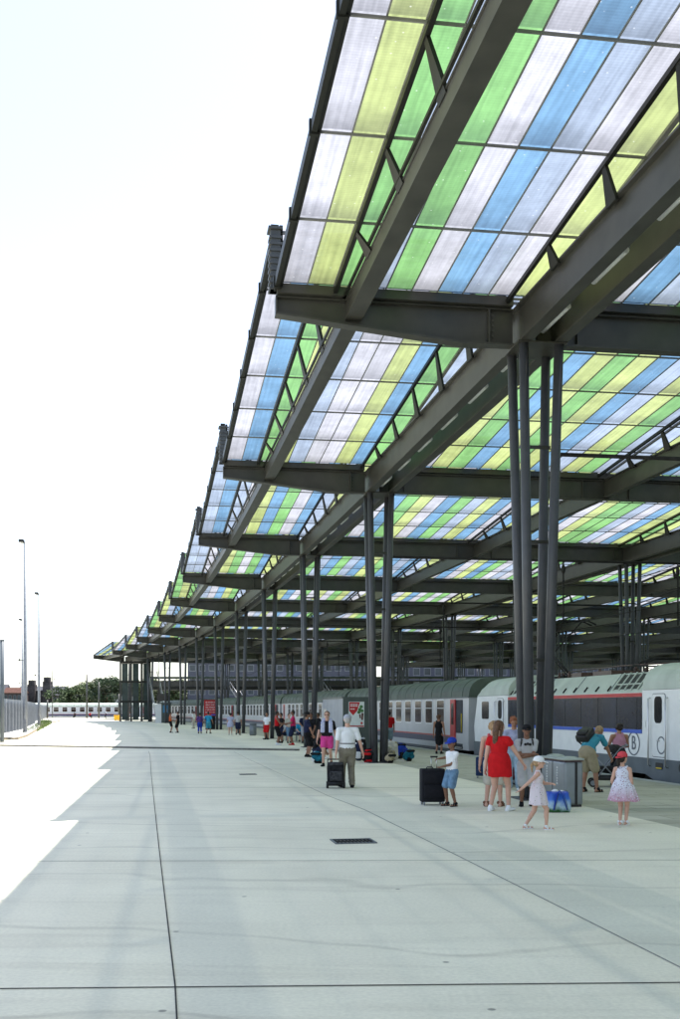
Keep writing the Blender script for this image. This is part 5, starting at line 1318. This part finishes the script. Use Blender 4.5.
# red advertising panel
t = thing('advertising_panel', 'freestanding red advertising panel with white lettering among the columns', 'sign', Vector((-12.07, 97.8, 0)), R(8))
bm = NB()
box(bm, -.45, .45, -.12, .12, .0, 1.2); link('plinth', bm, M_UNDER, t)
bm = NB(); rbox(bm, -.62, .62, -.10, .10, 1.2, 2.78, .03, 2); fr = link('frame', bm, M_UNDER, t)
bm = NB(); box(bm, -.57, .57, -.115, -.101, 1.25, 2.73); rd = link('poster', bm, M_RED, t)
bm = NB(); rg = random.Random(12)
for r_ in range(5):
    z_ = 2.52 - r_ * .23; x_ = -.42
    while x_ < .38:
        hgt = rg.uniform(.09, .16); w_ = rg.uniform(.03, .06)
        tube(bm, [(x_, -.12, z_ - hgt / 2), (x_ + .02, -.12, z_ + hgt / 2)], .014, 5); tube(bm, [(x_, -.12, z_ + rg.uniform(-.04, .04)), (x_ + w_, -.12, z_ + rg.uniform(-.05, .05))], .013, 5)
        x_ += w_ + rg.choice((.03, .035, .08))
link('lettering', bm, M_WHITE, rd)
bm = NB(); box(bm, .1, .5, -.125, -.116, 1.3, 1.42); link('poster_tag', bm, M_BLUE, rd)
# bench of the waiting group
bA, bB = at(282, 740.5), at(305, 741.5); d = bB - bA
t = thing('bench', 'long dark bench with seated people behind the slim columns', 'bench', bA, math.atan2(d.y, d.x)); Lb = d.length
bm = NB()
for i in range(4): box(bm, 0, Lb, -.2 + i * .11, -.11 + i * .11, .40, .43)
link('seat', bm, M_UNDER, t)
bm = NB()
for i in range(3): box(bm, 0, Lb, .27, .30, .52 + i * .12, .61 + i * .12)
link('backrest', bm, M_UNDER, t)
for x_ in (.15, Lb / 2, Lb - .15):
    bm = NB(); box(bm, x_ - .03, x_ + .03, -.2, .27, .34, .398); box(bm, x_ - .03, x_ + .03, -.15, -.09, 0, .34); box(bm, x_ - .03, x_ + .03, .2, .26, 0, .9); link('leg', bm, M_GALV, t)
# ticket kiosk far along the platform
t = thing('ticket_kiosk', 'pale and dark ticket kiosk with small blue poster near the stair tower', 'kiosk', Vector((-25.2, 143.5, 0)), R(10))
bm = NB(); box(bm, 0, .8, 0, 2, 0, 2.6); link('side_wall', bm, M_WHITE, t)
bm = NB(); box(bm, .8, 2.1, -.05, 2, 0, 2.65); fr = link('front', bm, M_KD, t)
bm = NB(); box(bm, 1.0, 1.8, -.07, -.052, 1.4, 2.4); pp = link('poster', bm, mat('poster_blue', (.06, .22, .4), .5), t)
bm = NB(); cap_(bm, (1.45, -.075, 1.55), (1.4, -.075, 2.15), (.12, .01), (.08, .01), 8, Vector((1, 0, 0))); link('poster_figure', bm, SK['light'], pp)
bm = NB(); box(bm, -.1, 2.2, -.1, 2.1, 2.65, 2.75); link('roof', bm, M_KD, t)
t = thing('information_display', 'dark hanging information display above the ticket kiosk', 'display', Vector((-24.4, 141.5, 3.0)), R(10))
bm = NB(); box(bm, -.3, 1.2, -.15, .15, 0, .95); cs = link('case', bm, M_BLACK, t)
bm = NB(); box(bm, -.22, 1.12, -.16, -.152, .08, .87); link('screen', bm, M_GLASSD, t)
bm = NB(); tube(bm, [(0, 0, .95), (0, 0, 6.5)], .04, 8); tube(bm, [(.9, 0, .95), (.9, 0, 6.5)], .04, 8); link('hanger', bm, M_STEEL, t)
# yellow grit box
t = thing('grit_box', 'bright yellow plastic container by the foot of the stair tower', 'container', Vector((-36.7, 173, 0)), R(5))
M_Y = mat('yellow_plastic', (.75, .42, .02), .5)
bm = NB(); rbox(bm, -.48, .48, -.35, .35, .03, .72, .04, 2); link('tub', bm, M_Y, t, True)
bm = NB(); rbox(bm, -.52, .52, -.39, .39, .73, .88, .05, 2); link('lid', bm, M_Y, t, True)
bm = NB(); box(bm, -.4, -.2, -.34, .34, 0, .035); box(bm, .2, .4, -.34, .34, 0, .035); link('foot', bm, M_BLACK, t)
# crowd barrier
t = thing('barrier', 'pale tubular barrier standing in the sunlit road', 'barrier', Vector((-29.8, 111, 0)), R(20))
bm = NB()
tube(bm, [(-.6, 0, .05), (-.6, 0, 1.1), (.6, 0, 1.1), (.6, 0, .05), (-.6, 0, .15)], .025, 8); link('frame', bm, M_GALV, t)
for i in range(7):
    bm = NB(); x_ = -.45 + i * .15; tube(bm, [(x_, 0, .15), (x_, 0, 1.08)], .012, 6); link('bar', bm, M_GALV, t)
for x_ in (-.6, .6): bm = NB(); tube(bm, [(x_, -.3, .03), (x_, .3, .03)], .025, 6); link('foot', bm, M_GALV, t)
# fence
FP = [(-13.5, 30), (-19, 52), (-24.2, 74), (-27.8, 91), (-32.3, 108), (-38, 130), (-45.2, 155), (-52, 182), (-58, 205), (-63, 225)]
t = thing('fence', 'long high fence of pale posts and dark grey panels along the road', 'fence', (FP[0][0], FP[0][1], 0))
M_FP = mat('fence_panel', (.05, .056, .07), .6, .2, .15, 1); M_FPO = mat('fence_post', (.30, .32, .35), .5, .2, .1, 2)
def along(path, step):
    out = []; acc = 0
    for (a0, b0), (a1, b1) in zip(path, path[1:]):
        Ls = math.hypot(a1 - a0, b1 - b0); 
        while acc < Ls: out.append((Vector((a0 + (a1 - a0) * acc / Ls, b0 + (b1 - b0) * acc / Ls, 0)), math.atan2(b1 - b0, a1 - a0))); acc += step
        acc -= Ls
    return out
stn = along(FP, 2.6); o0 = Vector((FP[0][0], FP[0][1], 0))
for i, (p_, an) in enumerate(stn):
    M_ = Matrix.Translation(p_ - o0) @ Rz(an)
    bm = NB(); box(bm, -.10, .10, -.26, .10, 0, 2.62, M_); box(bm, -.12, .12, -.28, .12, 2.62, 2.66, M_); link('post', bm, M_FPO, t)
    if i < len(stn) - 1:
        q_ = stn[i + 1][0]; dd = q_ - p_; M_ = Matrix.Translation(p_ - o0) @ Rz(math.atan2(dd.y, dd.x)); Ls = dd.length
        bm = NB(); box(bm, .10, Ls - .10, .0, .05, .1, 2.45, M_)
        for k in range(12): box(bm, .13 + k * .2, .19 + k * .2, -.035, .0, .1, 2.45, M_)
        box(bm, .10, Ls - .10, -.05, .07, 2.2, 2.26, M_); link('panel', bm, M_FP, t)
# lamp posts behind the fence
def lamp_post(label, px, ytop, hgt, Y=None):
    Y = Y or (hgt - 1.9) * F_PX / (709 - ytop); X = (px - 340) * Y / F_PX
    t = thing('lamp_post', label, 'lamp post', (X, Y, 0), 0, 'tall floodlight posts behind the fence')
    bm = NB(); tube(bm, [(0, 0, 0), (0, 0, 2.5), (0, 0, hgt)], [.17, .15, .085], 14); link('pole', bm, M_GALV, t)
    bm = NB(); box(bm, -.2, .2, -.2, .2, 0, .04); box(bm, -.12, .12, -.16, .16, .5, 1.1); link('base', bm, M_GALV, t)
    bm = NB(); tube(bm, [(-.35, 0, hgt - .1), (.1, 0, hgt - .1)], .04, 8); ar = link('arm', bm, M_GALV, t)
    for sx in (-.25,):
        bm = NB(); rbox(bm, sx - .18, sx + .18, -.32, .12, hgt - .05, hgt + .17, .04, 2, None); h_ = link('floodlight', bm, M_UNDER, t, True)
        bm = NB(); box(bm, sx - .14, sx + .14, -.28, .08, hgt - .062, hgt - .052); link('lens', bm, M_LAMP, h_)
    bm = NB(); tube(bm, [(0, 0, hgt * .38), (-.35, -.1, hgt * .385)], .025, 6); ell(bm, (-.4, -.12, hgt * .385), (.1, .1, .08)); link('camera_bracket', bm, M_UNDER, t)
lamp_post('tallest floodlight post, nearest behind the fence', 25.3, 542, 14.7)
lamp_post('second tallest floodlight post, right of the tallest one', 39.2, 594, 14.7)
lamp_post('smallest and most distant floodlight post, left of the tallest one', 22.4, 620, 14.7)
t = thing('post', 'plain grey post cut by the left edge of the picture', 'post', Vector((-19.3, 60, 0)))
bm = NB(); tube(bm, [(0, 0, 0), (0, 0, 5.8)], .12, 12); link('shaft', bm, M_SKIRT, t); bm = NB(); tube(bm, [(0, 0, 5.8), (0, 0, 5.86)], .14, 12); link('cap', bm, M_SKIRT, t)
# overhead line masts
for i, (px, yt, lab) in enumerate(((47.5, 700, 'short overhead line mast left of the church tower'), (52.6, 670, 'thin tall overhead line mast before the right church tower'), (87, 674, 'thick dark overhead line mast left in front of the trees'), (99, 682, 'dark overhead line mast right in front of the trees'), (119, 694, 'lowest overhead line mast near the stair tower'))):
    Y = 212 + i * 3; X = (px - 340) * Y / F_PX; hh_ = 1.9 + (709 - yt) * Y / F_PX
    t = thing('catenary_mast', lab, 'mast', (X, Y, 0), 0, 'overhead line masts by the far track')
    w_ = .09 if i == 1 else .2
    bm = NB(); tube(bm, [(0, 0, 0), (0, 0, hh_)], w_, 10, w_ * .8); link('pole', bm, M_STEEL, t)
    bm = NB(); tube(bm, [(0, 0, hh_ * .8), (2.3, 0, hh_ * .86)], .03, 6); tube(bm, [(0, 0, hh_ * .95), (2.3, 0, hh_ * .86)], .02, 6); link('bracket', bm, M_STEEL, t)
    bm = NB(); ell(bm, (.35, 0, hh_ * .81), (.15, .07, .07)); link('insulator', bm, M_UNDER, t)
# overhead wires
def wire(label, pts, name='contact_wire'):
    bm = NB(); tube(bm, pts, .014, 5); bm2 = NB()
    o = link(name, bm, M_UNDER); tag(o, label, 'wire'); return o
wire('overhead contact wire above the near train', line(-20, 190, 6.85, 4.95, 8)); wire('upper catenary wire above the near train', [P(s, 6.85, 6.1 + .25 * math.cos(s / 15.3 * 2 * PI)) for s in range(-20, 190, 5)])
wire('overhead contact wire above the second track', line(-20, 190, 11.3, 4.95, 8)); wire('upper catenary wire above the second track', [P(s, 11.3, 6.1 + .25 * math.cos(s / 15.3 * 2 * PI)) for s in range(-20, 190, 5)])
for k in range(0, 6):
    bm = NB(); s = k * 2 * BAY + 7.6 if False else k * BAY
    tube(bm, [P(s, .36, 7.3), P(s, 16.5, 7.3)], .045, 6)
    for uu in (6.85, 11.3): tube(bm, [P(s, uu, 7.3), P(s, uu, 5.0)], .03, 6); ell(bm, P(s, uu, 7.0), (.08, .08, .18), None, 8, 6)
    o = link('wire_support', bm, M_UNDER, can); o.location = -can.location

# ------------------------------------------------------------------ stair and lift tower
t = thing('stair_tower', 'dark steel stair and lift tower with glass under the far canopy end', 'tower', Vector((-31.5, 161.5, 0)), R(12))
for sx in (-2.2, -.6, 1.0, 2.2):
    for sy in (-2, 2): bm = NB(); box(bm, sx - .14, sx + .14, sy - .14, sy + .14, 0, 9.3); link('post', bm, M_STEEL, t)
for z in (2.9, 5.9, 8.9): bm = NB(); box(bm, -2.34, 2.34, -2.14, 2.14, z, z + .25); link('floor', bm, M_STEEL2, t)
M_TG = mat('tower_glass', (.03, .05, .05), .15, 0, .3, 1)
for sx in (-2.0, -.4, 1.2):
    bm = NB(); box(bm, sx + .0, sx + .9, -2.02, -1.98, .2, 8.8) if sx < 1 else box(bm, sx, sx + .75, -2.02, -1.98, .2, 8.8); link('glass_panel', bm, M_TG, t)
def stairs(label, A, B_, w=1.4):
    t = thing('staircase', label, 'staircase', A); A, B_ = Vector(A), Vector(B_); d = B_ - A; n = int(abs(d.z) / .18); hd = Vector((d.x, d.y, 0)).normalized(); sd = Vector((hd.y, -hd.x, 0))
    for sg in (-1, 1):
        bm = NB(); o_ = sd * sg * w / 2
        vs = [bm.verts.new(q + o_ + sd * e + Vector((0, 0, z))) for q in (Vector(), d) for e, z in ((-.03, -.15), (.03, -.15), (.03, .2), (-.03, .2))]
        for f in ((3, 2, 1, 0), (4, 5, 6, 7), (0, 1, 5, 4), (1, 2, 6, 5), (2, 3, 7, 6), (3, 0, 4, 7)): bm.faces.new([vs[i] for i in f])
        link('stringer', bm, M_GALV, t)
        bm = NB(); tube(bm, [o_ + Vector((0, 0, 1.05)), o_ + d + Vector((0, 0, 1.05))], .04, 6)
        for i in range(0, 9): q = d * (i / 8); tube(bm, [o_ + q, o_ + q + Vector((0, 0, 1.05))], .02, 5)
        link('handrail', bm, M_CHROME, t)
    bm = NB()
    for i in range(n): q = d * ((i + .5) / n); vs = [bm.verts.new(q + sd * a_ * w / 2 + hd * b_ + Vector((0, 0, c_))) for c_ in (-.02, .02) for a_, b_ in ((-1, -.14), (1, -.14), (1, .14), (-1, .14))]; [bm.faces.new([vs[j] for j in f]) for f in ((3, 2, 1, 0), (4, 5, 6, 7), (0, 1, 5, 4), (1, 2, 6, 5), (2, 3, 7, 6), (3, 0, 4, 7))]
    link('tread', bm, M_STEEL2, t)
stairs('steep steel staircase running down from the stair tower', (-25.3, 149, 0), (-28.6, 160, 7.6))
FBY = 186
stairs('pale staircase coming down from the footbridge, left one', (-15.2, 183, 0), (-19, 184.8, 5.6)); stairs('pale staircase coming down from the footbridge, right one', (1.2, 183, 0), (-2.6, 184.8, 5.6))
t = thing('footbridge', 'dark green covered footbridge behind the platforms', 'footbridge', (0, FBY + 1, 0))
bm = NB(); box(bm, -34, 60, -1.6, 1.6, 5.3, 5.9); link('deck', bm, M_STEEL2, t)
bm = NB(); box(bm, -34, 60, -1.9, 1.9, 7.3, 7.6); link('roof', bm, mat('bridge_green', (.03, .05, .035), .6), t)
bm = NB()
for i in range(48): box(bm, -34 + i * 2, -33.9 + i * 2, -1.6, -1.5, 5.9, 7.3)
box(bm, -34, 60, -1.6, -1.5, 5.92, 6.9); link('railing', bm, M_STEEL, t)
for x_ in (-32, -18, -2, 14, 30, 46, 58): bm = NB(); box(bm, x_ - .25, x_ + .25, -1.2, -.8, -1, 5.3); box(bm, x_ - .25, x_ + .25, .8, 1.2, -1, 5.3); link('pier', bm, M_STEEL, t)

# ------------------------------------------------------------------ buildings
M_WIN = mat('building_glass', (.04, .05, .06), .2, 0, .5, .3)
def building(label, x0, x1, y0, y1, hgt, wall, rows, cols, cat='building', roof='flat', rcol=None, rz=0, z0=-1.2):
    t = thing('building', label, cat, ((x0 + x1) / 2, y0, z0), rz); W = (x1 - x0) / 2; D = y1 - y0; H = hgt - z0
    bm = NB(); box(bm, -W, W, 0, D, 0, H); link('wall', bm, wall, t)
    bm = NB()
    if roof == 'flat': box(bm, -W - .3, W + .3, -.3, D + .3, H, H + .5)
    else: prism(bm, [(-.4, H), (D / 2, H + roof), (D + .4, H)], -W - .3, W + .3, Matrix(((0, 0, 1, 0), (1, 0, 0, 0), (0, 1, 0, 0), (0, 0, 0, 1)))); bmesh.ops.recalc_face_normals(bm, faces=bm.faces[:])
    link('roof', bm, rcol or M_SKIRT, t)
    n = 0
    for r_ in range(rows):
        for c_ in range(cols):
            if n >= 98: break
            n += 1
            xa = -W + 2 * W * (c_ + .22) / cols; xb = -W + 2 * W * (c_ + .78) / cols; za = z0 * 0 + H * (r_ + .3) / rows; zb = H * (r_ + .78) / rows
            bm = NB(); box(bm, xa - .1, xb + .1, -.06, .02, za - .12, zb + .1); w_ = link('window', bm, M_GALV, t)
            bm = NB(); box(bm, xa, xb, -.075, -.061, za, zb); link('pane', bm, M_WIN, w_)
    return t
M_OFF = mat('office_grey_blue', (.065, .07, .095), .7, 0, .15, .3); M_BRICK = mat('dark_brick', (.10, .07, .065), .85, 0, .3, 1); M_SLATE = mat('slate', (.05, .05, .06), .7, 0, .2, 1); M_TILE = mat('roof_tile_red', (.09, .045, .035), .8, 0, .2, 1)
building('long grey blue office block behind the far end of the tracks', -38, 8, 262, 280, 13.5, M_OFF, 5, 19)
building('lower grey office block right of the long one', 12, 70, 255, 275, 12.5, M_OFF, 4, 22)
building('white flat roofed hall behind the trees left of the stair tower', -66, -50, 300, 312, 5.5, M_WHITE, 1, 8)
for i, (x0, x1, y, h_, w_, rf, lab) in enumerate(((-168, -150, 470, 9.5, M_BRICK, 3.5, 'dark brick house at the far left edge'), (-149, -141, 465, 9, M_BRICK, 2.5, 'small house with dark red roof left of the church'), (-171, -160, 520, 10.5, M_OFF, 2, 'bluish house furthest left behind the brick house'),
                                                  (-129, -119, 470, 8, M_BRICK, 3.5, 'dark house joined right of the church'), (-118, -104, 475, 6.5, M_BRICK, 3, 'low dark house before the left end of the trees'))):
    building(lab, x0, x1, y, y + 10, h_, w_, 2, 4, 'house', rf, M_TILE if i == 1 else M_SLATE)
t = thing('church', 'dark stone church with two square towers on the left skyline', 'church', (-139, 480, -1.2))
M_ST = mat('church_stone', (.075, .065, .065), .9, 0, .35, .6)
bm = NB(); box(bm, -9, 12, 0, 14, 0, 11.5); link('nave', bm, M_ST, t)
bm = NB(); prism(bm, [(-.5, 11.5), (7, 13.6), (14.5, 11.5)], -9, 12, Matrix(((0, 0, 1, 0), (1, 0, 0, 0), (0, 1, 0, 0), (0, 0, 0, 1)))); bmesh.ops.recalc_face_normals(bm, faces=bm.faces[:]); link('roof', bm, M_SLATE, t)
for x_, h_ in ((-1.6, 16.2), (5.4, 17.6)):
    bm = NB(); box(bm, x_ - 1.7, x_ + 1.7, -2, 1.6, 0, h_ - 3.2); box(bm, x_ - 1.35, x_ + 1.35, -1.6, 1.2, h_ - 3.2, h_); 
    for cx in (-1, 1):
        for cy in (-1, 1): box(bm, x_ + cx * 1.4 - .3, x_ + cx * 1.4 + .3, -.2 + cy * 1.5 - .3, -.2 + cy * 1.5 + .3, h_ - 3.2, h_ - 2.0)
    tw = link('tower', bm, M_ST, t)
    bm = NB(); box(bm, x_ - .4, x_ + .4, -1.64, -1.6, h_ - 2.5, h_ - .8); link('belfry_opening', bm, M_BLACK, tw)
    bm = NB(); tube(bm, [(x_, 0, h_), (x_, 0, h_ + 2)], .06, 5); link('finial', bm, M_UNDER, tw)
# added dark backdrop building: shuts out sky light from the open far side
a0, a1 = P(-10, UMAX + 14), P(150, UMAX + 14); d = a1 - a0
t = thing('backdrop_building', 'long dark backdrop building added along the far side of the tracks', 'building', a0 + Vector((0, 0, -1)), math.atan2(d.y, d.x)); Ld = d.length
bm = NB(); box(bm, 0, Ld, -12, 0, 0, 9.5); link('wall', bm, mat('backdrop_wall', (.05, .055, .055), .8, 0, .3, .3), t)
bm = NB(); box(bm, -.5, Ld + .5, -12.5, .5, 9.5, 10.1); link('roof', bm, M_SKIRT, t)
for i in range(26):
    bm = NB(); box(bm, 2 + i * 6, 6.4 + i * 6, 0, .06, 4.2, 7.8); w_ = link('window', bm, M_GALV, t); bm = NB(); box(bm, 2.15 + i * 6, 6.25 + i * 6, .061, .075, 4.35, 7.65); link('pane', bm, M_WIN, w_)

# ------------------------------------------------------------------ trees
def leaf_mat(n, c):
    m, t_, p = new_mat(n); N, L = t_.nodes.new, t_.links.new
    oi = N('ShaderNodeObjectInfo'); g = N('ShaderNodeNewGeometry'); nz = N('ShaderNodeTexNoise'); nz.inputs['Scale'].default_value = .9; tc = N('ShaderNodeTexCoord'); L(tc.outputs['Object'], nz.inputs['Vector'])
    cr = N('ShaderNodeValToRGB'); cr.color_ramp.elements[0].position = .3; cr.color_ramp.elements[1].position = .7
    cr.color_ramp.elements[0].color = tuple(x * .55 for x in c) + (1,); cr.color_ramp.elements[1].color = tuple(x * 1.4 for x in c) + (1,)
    L(nz.outputs['Fac'], cr.inputs[0]); L(cr.outputs[0], p.inputs['Base Color']); p.inputs['Roughness'].default_value = .8; return m
LM = [leaf_mat('leaves_mid', (.055, .085, .03)), leaf_mat('leaves_dark', (.035, .06, .025)), leaf_mat('leaves_light', (.085, .11, .04))]
M_BARK = mat('bark', (.07, .055, .04), .95, 0, .3, 5)
def tree_proto(seed, lm):
    rg = random.Random(seed)
    crown = NB(); clumps = [(Vector((rg.gauss(0, 1.5), rg.gauss(0, 1.5), rg.uniform(3.2, 7.4))), rg.uniform(.9, 1.7)) for _ in range(16)]
    for c, r in clumps:
        for _ in range(120):
            v = Vector((rg.gauss(0, 1), rg.gauss(0, 1), rg.gauss(0, 1))).normalized() * r * rg.uniform(.5, 1.05); v.z *= .8; p_ = c + v
            n_ = (v.normalized() + Vector((rg.uniform(-.6, .6), rg.uniform(-.6, .6), rg.uniform(-.6, .6)))).normalized(); x_, y_ = frame_of(n_); s_ = rg.uniform(.14, .3)
            crown.faces.new([crown.verts.new(p_ + x_ * a_ * s_ + y_ * b_ * s_) for a_, b_ in ((-1, -.5), (.2, -.9), (1, .3), (-.1, .9))])
    tr = NB(); tube(tr, [(0, 0, -1.2), (.1, 0, 1.5), (0, .1, 4.5)], [.3, .22, .12], 8)
    for c, r in clumps[:8]: tube(tr, [(0, 0, 2 + rg.random()), c * .6 + Vector((0, 0, 1.2)), c], [.1, .06, .03], 5)
    return crown, tr, lm
protos = []
TG = 'trees of the tree line left of and behind the stair tower'
tx = []
rg = random.Random(21)
for i in range(30):
    px = 70 + i * 9.2 + rg.uniform(-3, 3); Y = rg.uniform(318, 345) if i % 2 else rg.uniform(296, 312)
    tx.append((px, Y, rg.uniform(1.0, 1.22) * (1.12 if px > 85 else 1.0)))
for i in range(3):
    px, Y, sc = tx[i]; cb_, tb_, lm = tree_proto(50 + i, LM[i])
    t = thing('tree', 'leafy tree in the dense green tree line behind the far train', 'tree', ((px - 340) * Y / F_PX, Y, 0), rg.uniform(0, 6), TG); t.scale = (sc * 1.15, sc * 1.15, sc)
    link('crown', cb_, lm, t); link('trunk', tb_, M_BARK, t); protos.append(t)
chm = {}
for c in bpy.data.objects:
    if c.parent and c.parent in protos: chm.setdefault(c.parent.name, []).append(c)
for i in range(3, len(tx)):
    px, Y, sc = tx[i]; c = copy_tree(protos[i % 3], None, ((px - 340) * Y / F_PX, Y, 0), rg.uniform(0, 6), None, chm); c.scale = (sc * 1.15, sc * 1.15, sc)
# wooded rise behind
bm = NB(); n = 60; base = []; 
for i in range(n + 1):
    x_ = -260 + i * 9; base.append((x_, 4.5 + 3.2 * math.sin(i * .35 + 1) * .5 + 1.5 * math.sin(i * .9)))
rws = []
for (yy, f) in ((360, -.2), (385, .6), (410, 1), (470, .9), (520, -.3)): rws.append([bm.verts.new((x_, yy + 4 * math.sin(x_ * .2), (h_ * f if f > 0 else -1.3) * (1 if x_ > -110 else .35))) for x_, h_ in base])
for a_, b_ in zip(rws, rws[1:]):
    for i in range(n): bm.faces.new((a_[i], a_[i + 1], b_[i + 1], b_[i]))
struct('hill', bm, mat('hill_green', (.05, .07, .03), .95, 0, .5, .15), True)
# grass strip along the fence foot
bm = NB(); rg = random.Random(8)
for p_, an in along([(a_ + 1.0, b_) for a_, b_ in FP[2:7]], .22):
    prog = (p_.y - 74) / 80
    for _ in range(3 + int(5 * prog)):
        o_ = p_ + Vector((rg.uniform(-.35, .5 + prog), rg.uniform(-.4, .4), 0)); h_ = rg.uniform(.06, .2 + .35 * prog); w_ = .05; q = rg.uniform(0, PI); l_ = Vector((rg.uniform(-.15, .15), rg.uniform(-.15, .15), h_))
        bm.faces.new([bm.verts.new(o_ + Vector((math.cos(q) * w_, math.sin(q) * w_, 0))), bm.verts.new(o_ - Vector((math.cos(q) * w_, math.sin(q) * w_, 0))), bm.verts.new(o_ + l_)])
o = link('grass', bm, leaf_mat('grass_blades', (.10, .15, .035))); tag(o, 'rough green grass growing along the foot of the fence', 'grass', kind='stuff')
# more of the crowd by the bench and the kiosk
for px, py, h, rot, sk, tp_, bt, dr, lab in ((281, 743, 1.7, 120, 'tan', 'black', 'navy', 0, 'person in black tee behind the man in the red vest'), (289, 743, 1.66, -150, 'light', 'cream', 'denim', 0, 'person in cream tee standing behind the man in magenta'),
                                             (311, 750, 1.74, 160, 'brown', 'black', 'black', 0, 'person in black standing behind the man in the dark tee and cap'), (304, 743, 1.7, 200, 'tan', 'navy', 'grey', 0, 'person in navy tee at the right end of the bench group'),
                                             (353, 757, 1.7, 30, 'tan', 'black', 'black', .36, 'person in black sitting on the ground among the rucksacks')):
    person(lab, at(px, py), h, R(rot), sk, 'dark', 'short', top=('tee', tp_, .6), bottom=('shorts', bt, .48), shoes='black', vox=.013, drop=dr, lean=.35 if dr else 0, lf=(-.08, .2, 0) if dr else None, rf=(.08, .24, 0) if dr else None, lh=(-.12, .2, .16) if dr else (-.12, .12, .5), rh=(.12, .22, .2) if dr else (.12, .16, .56))
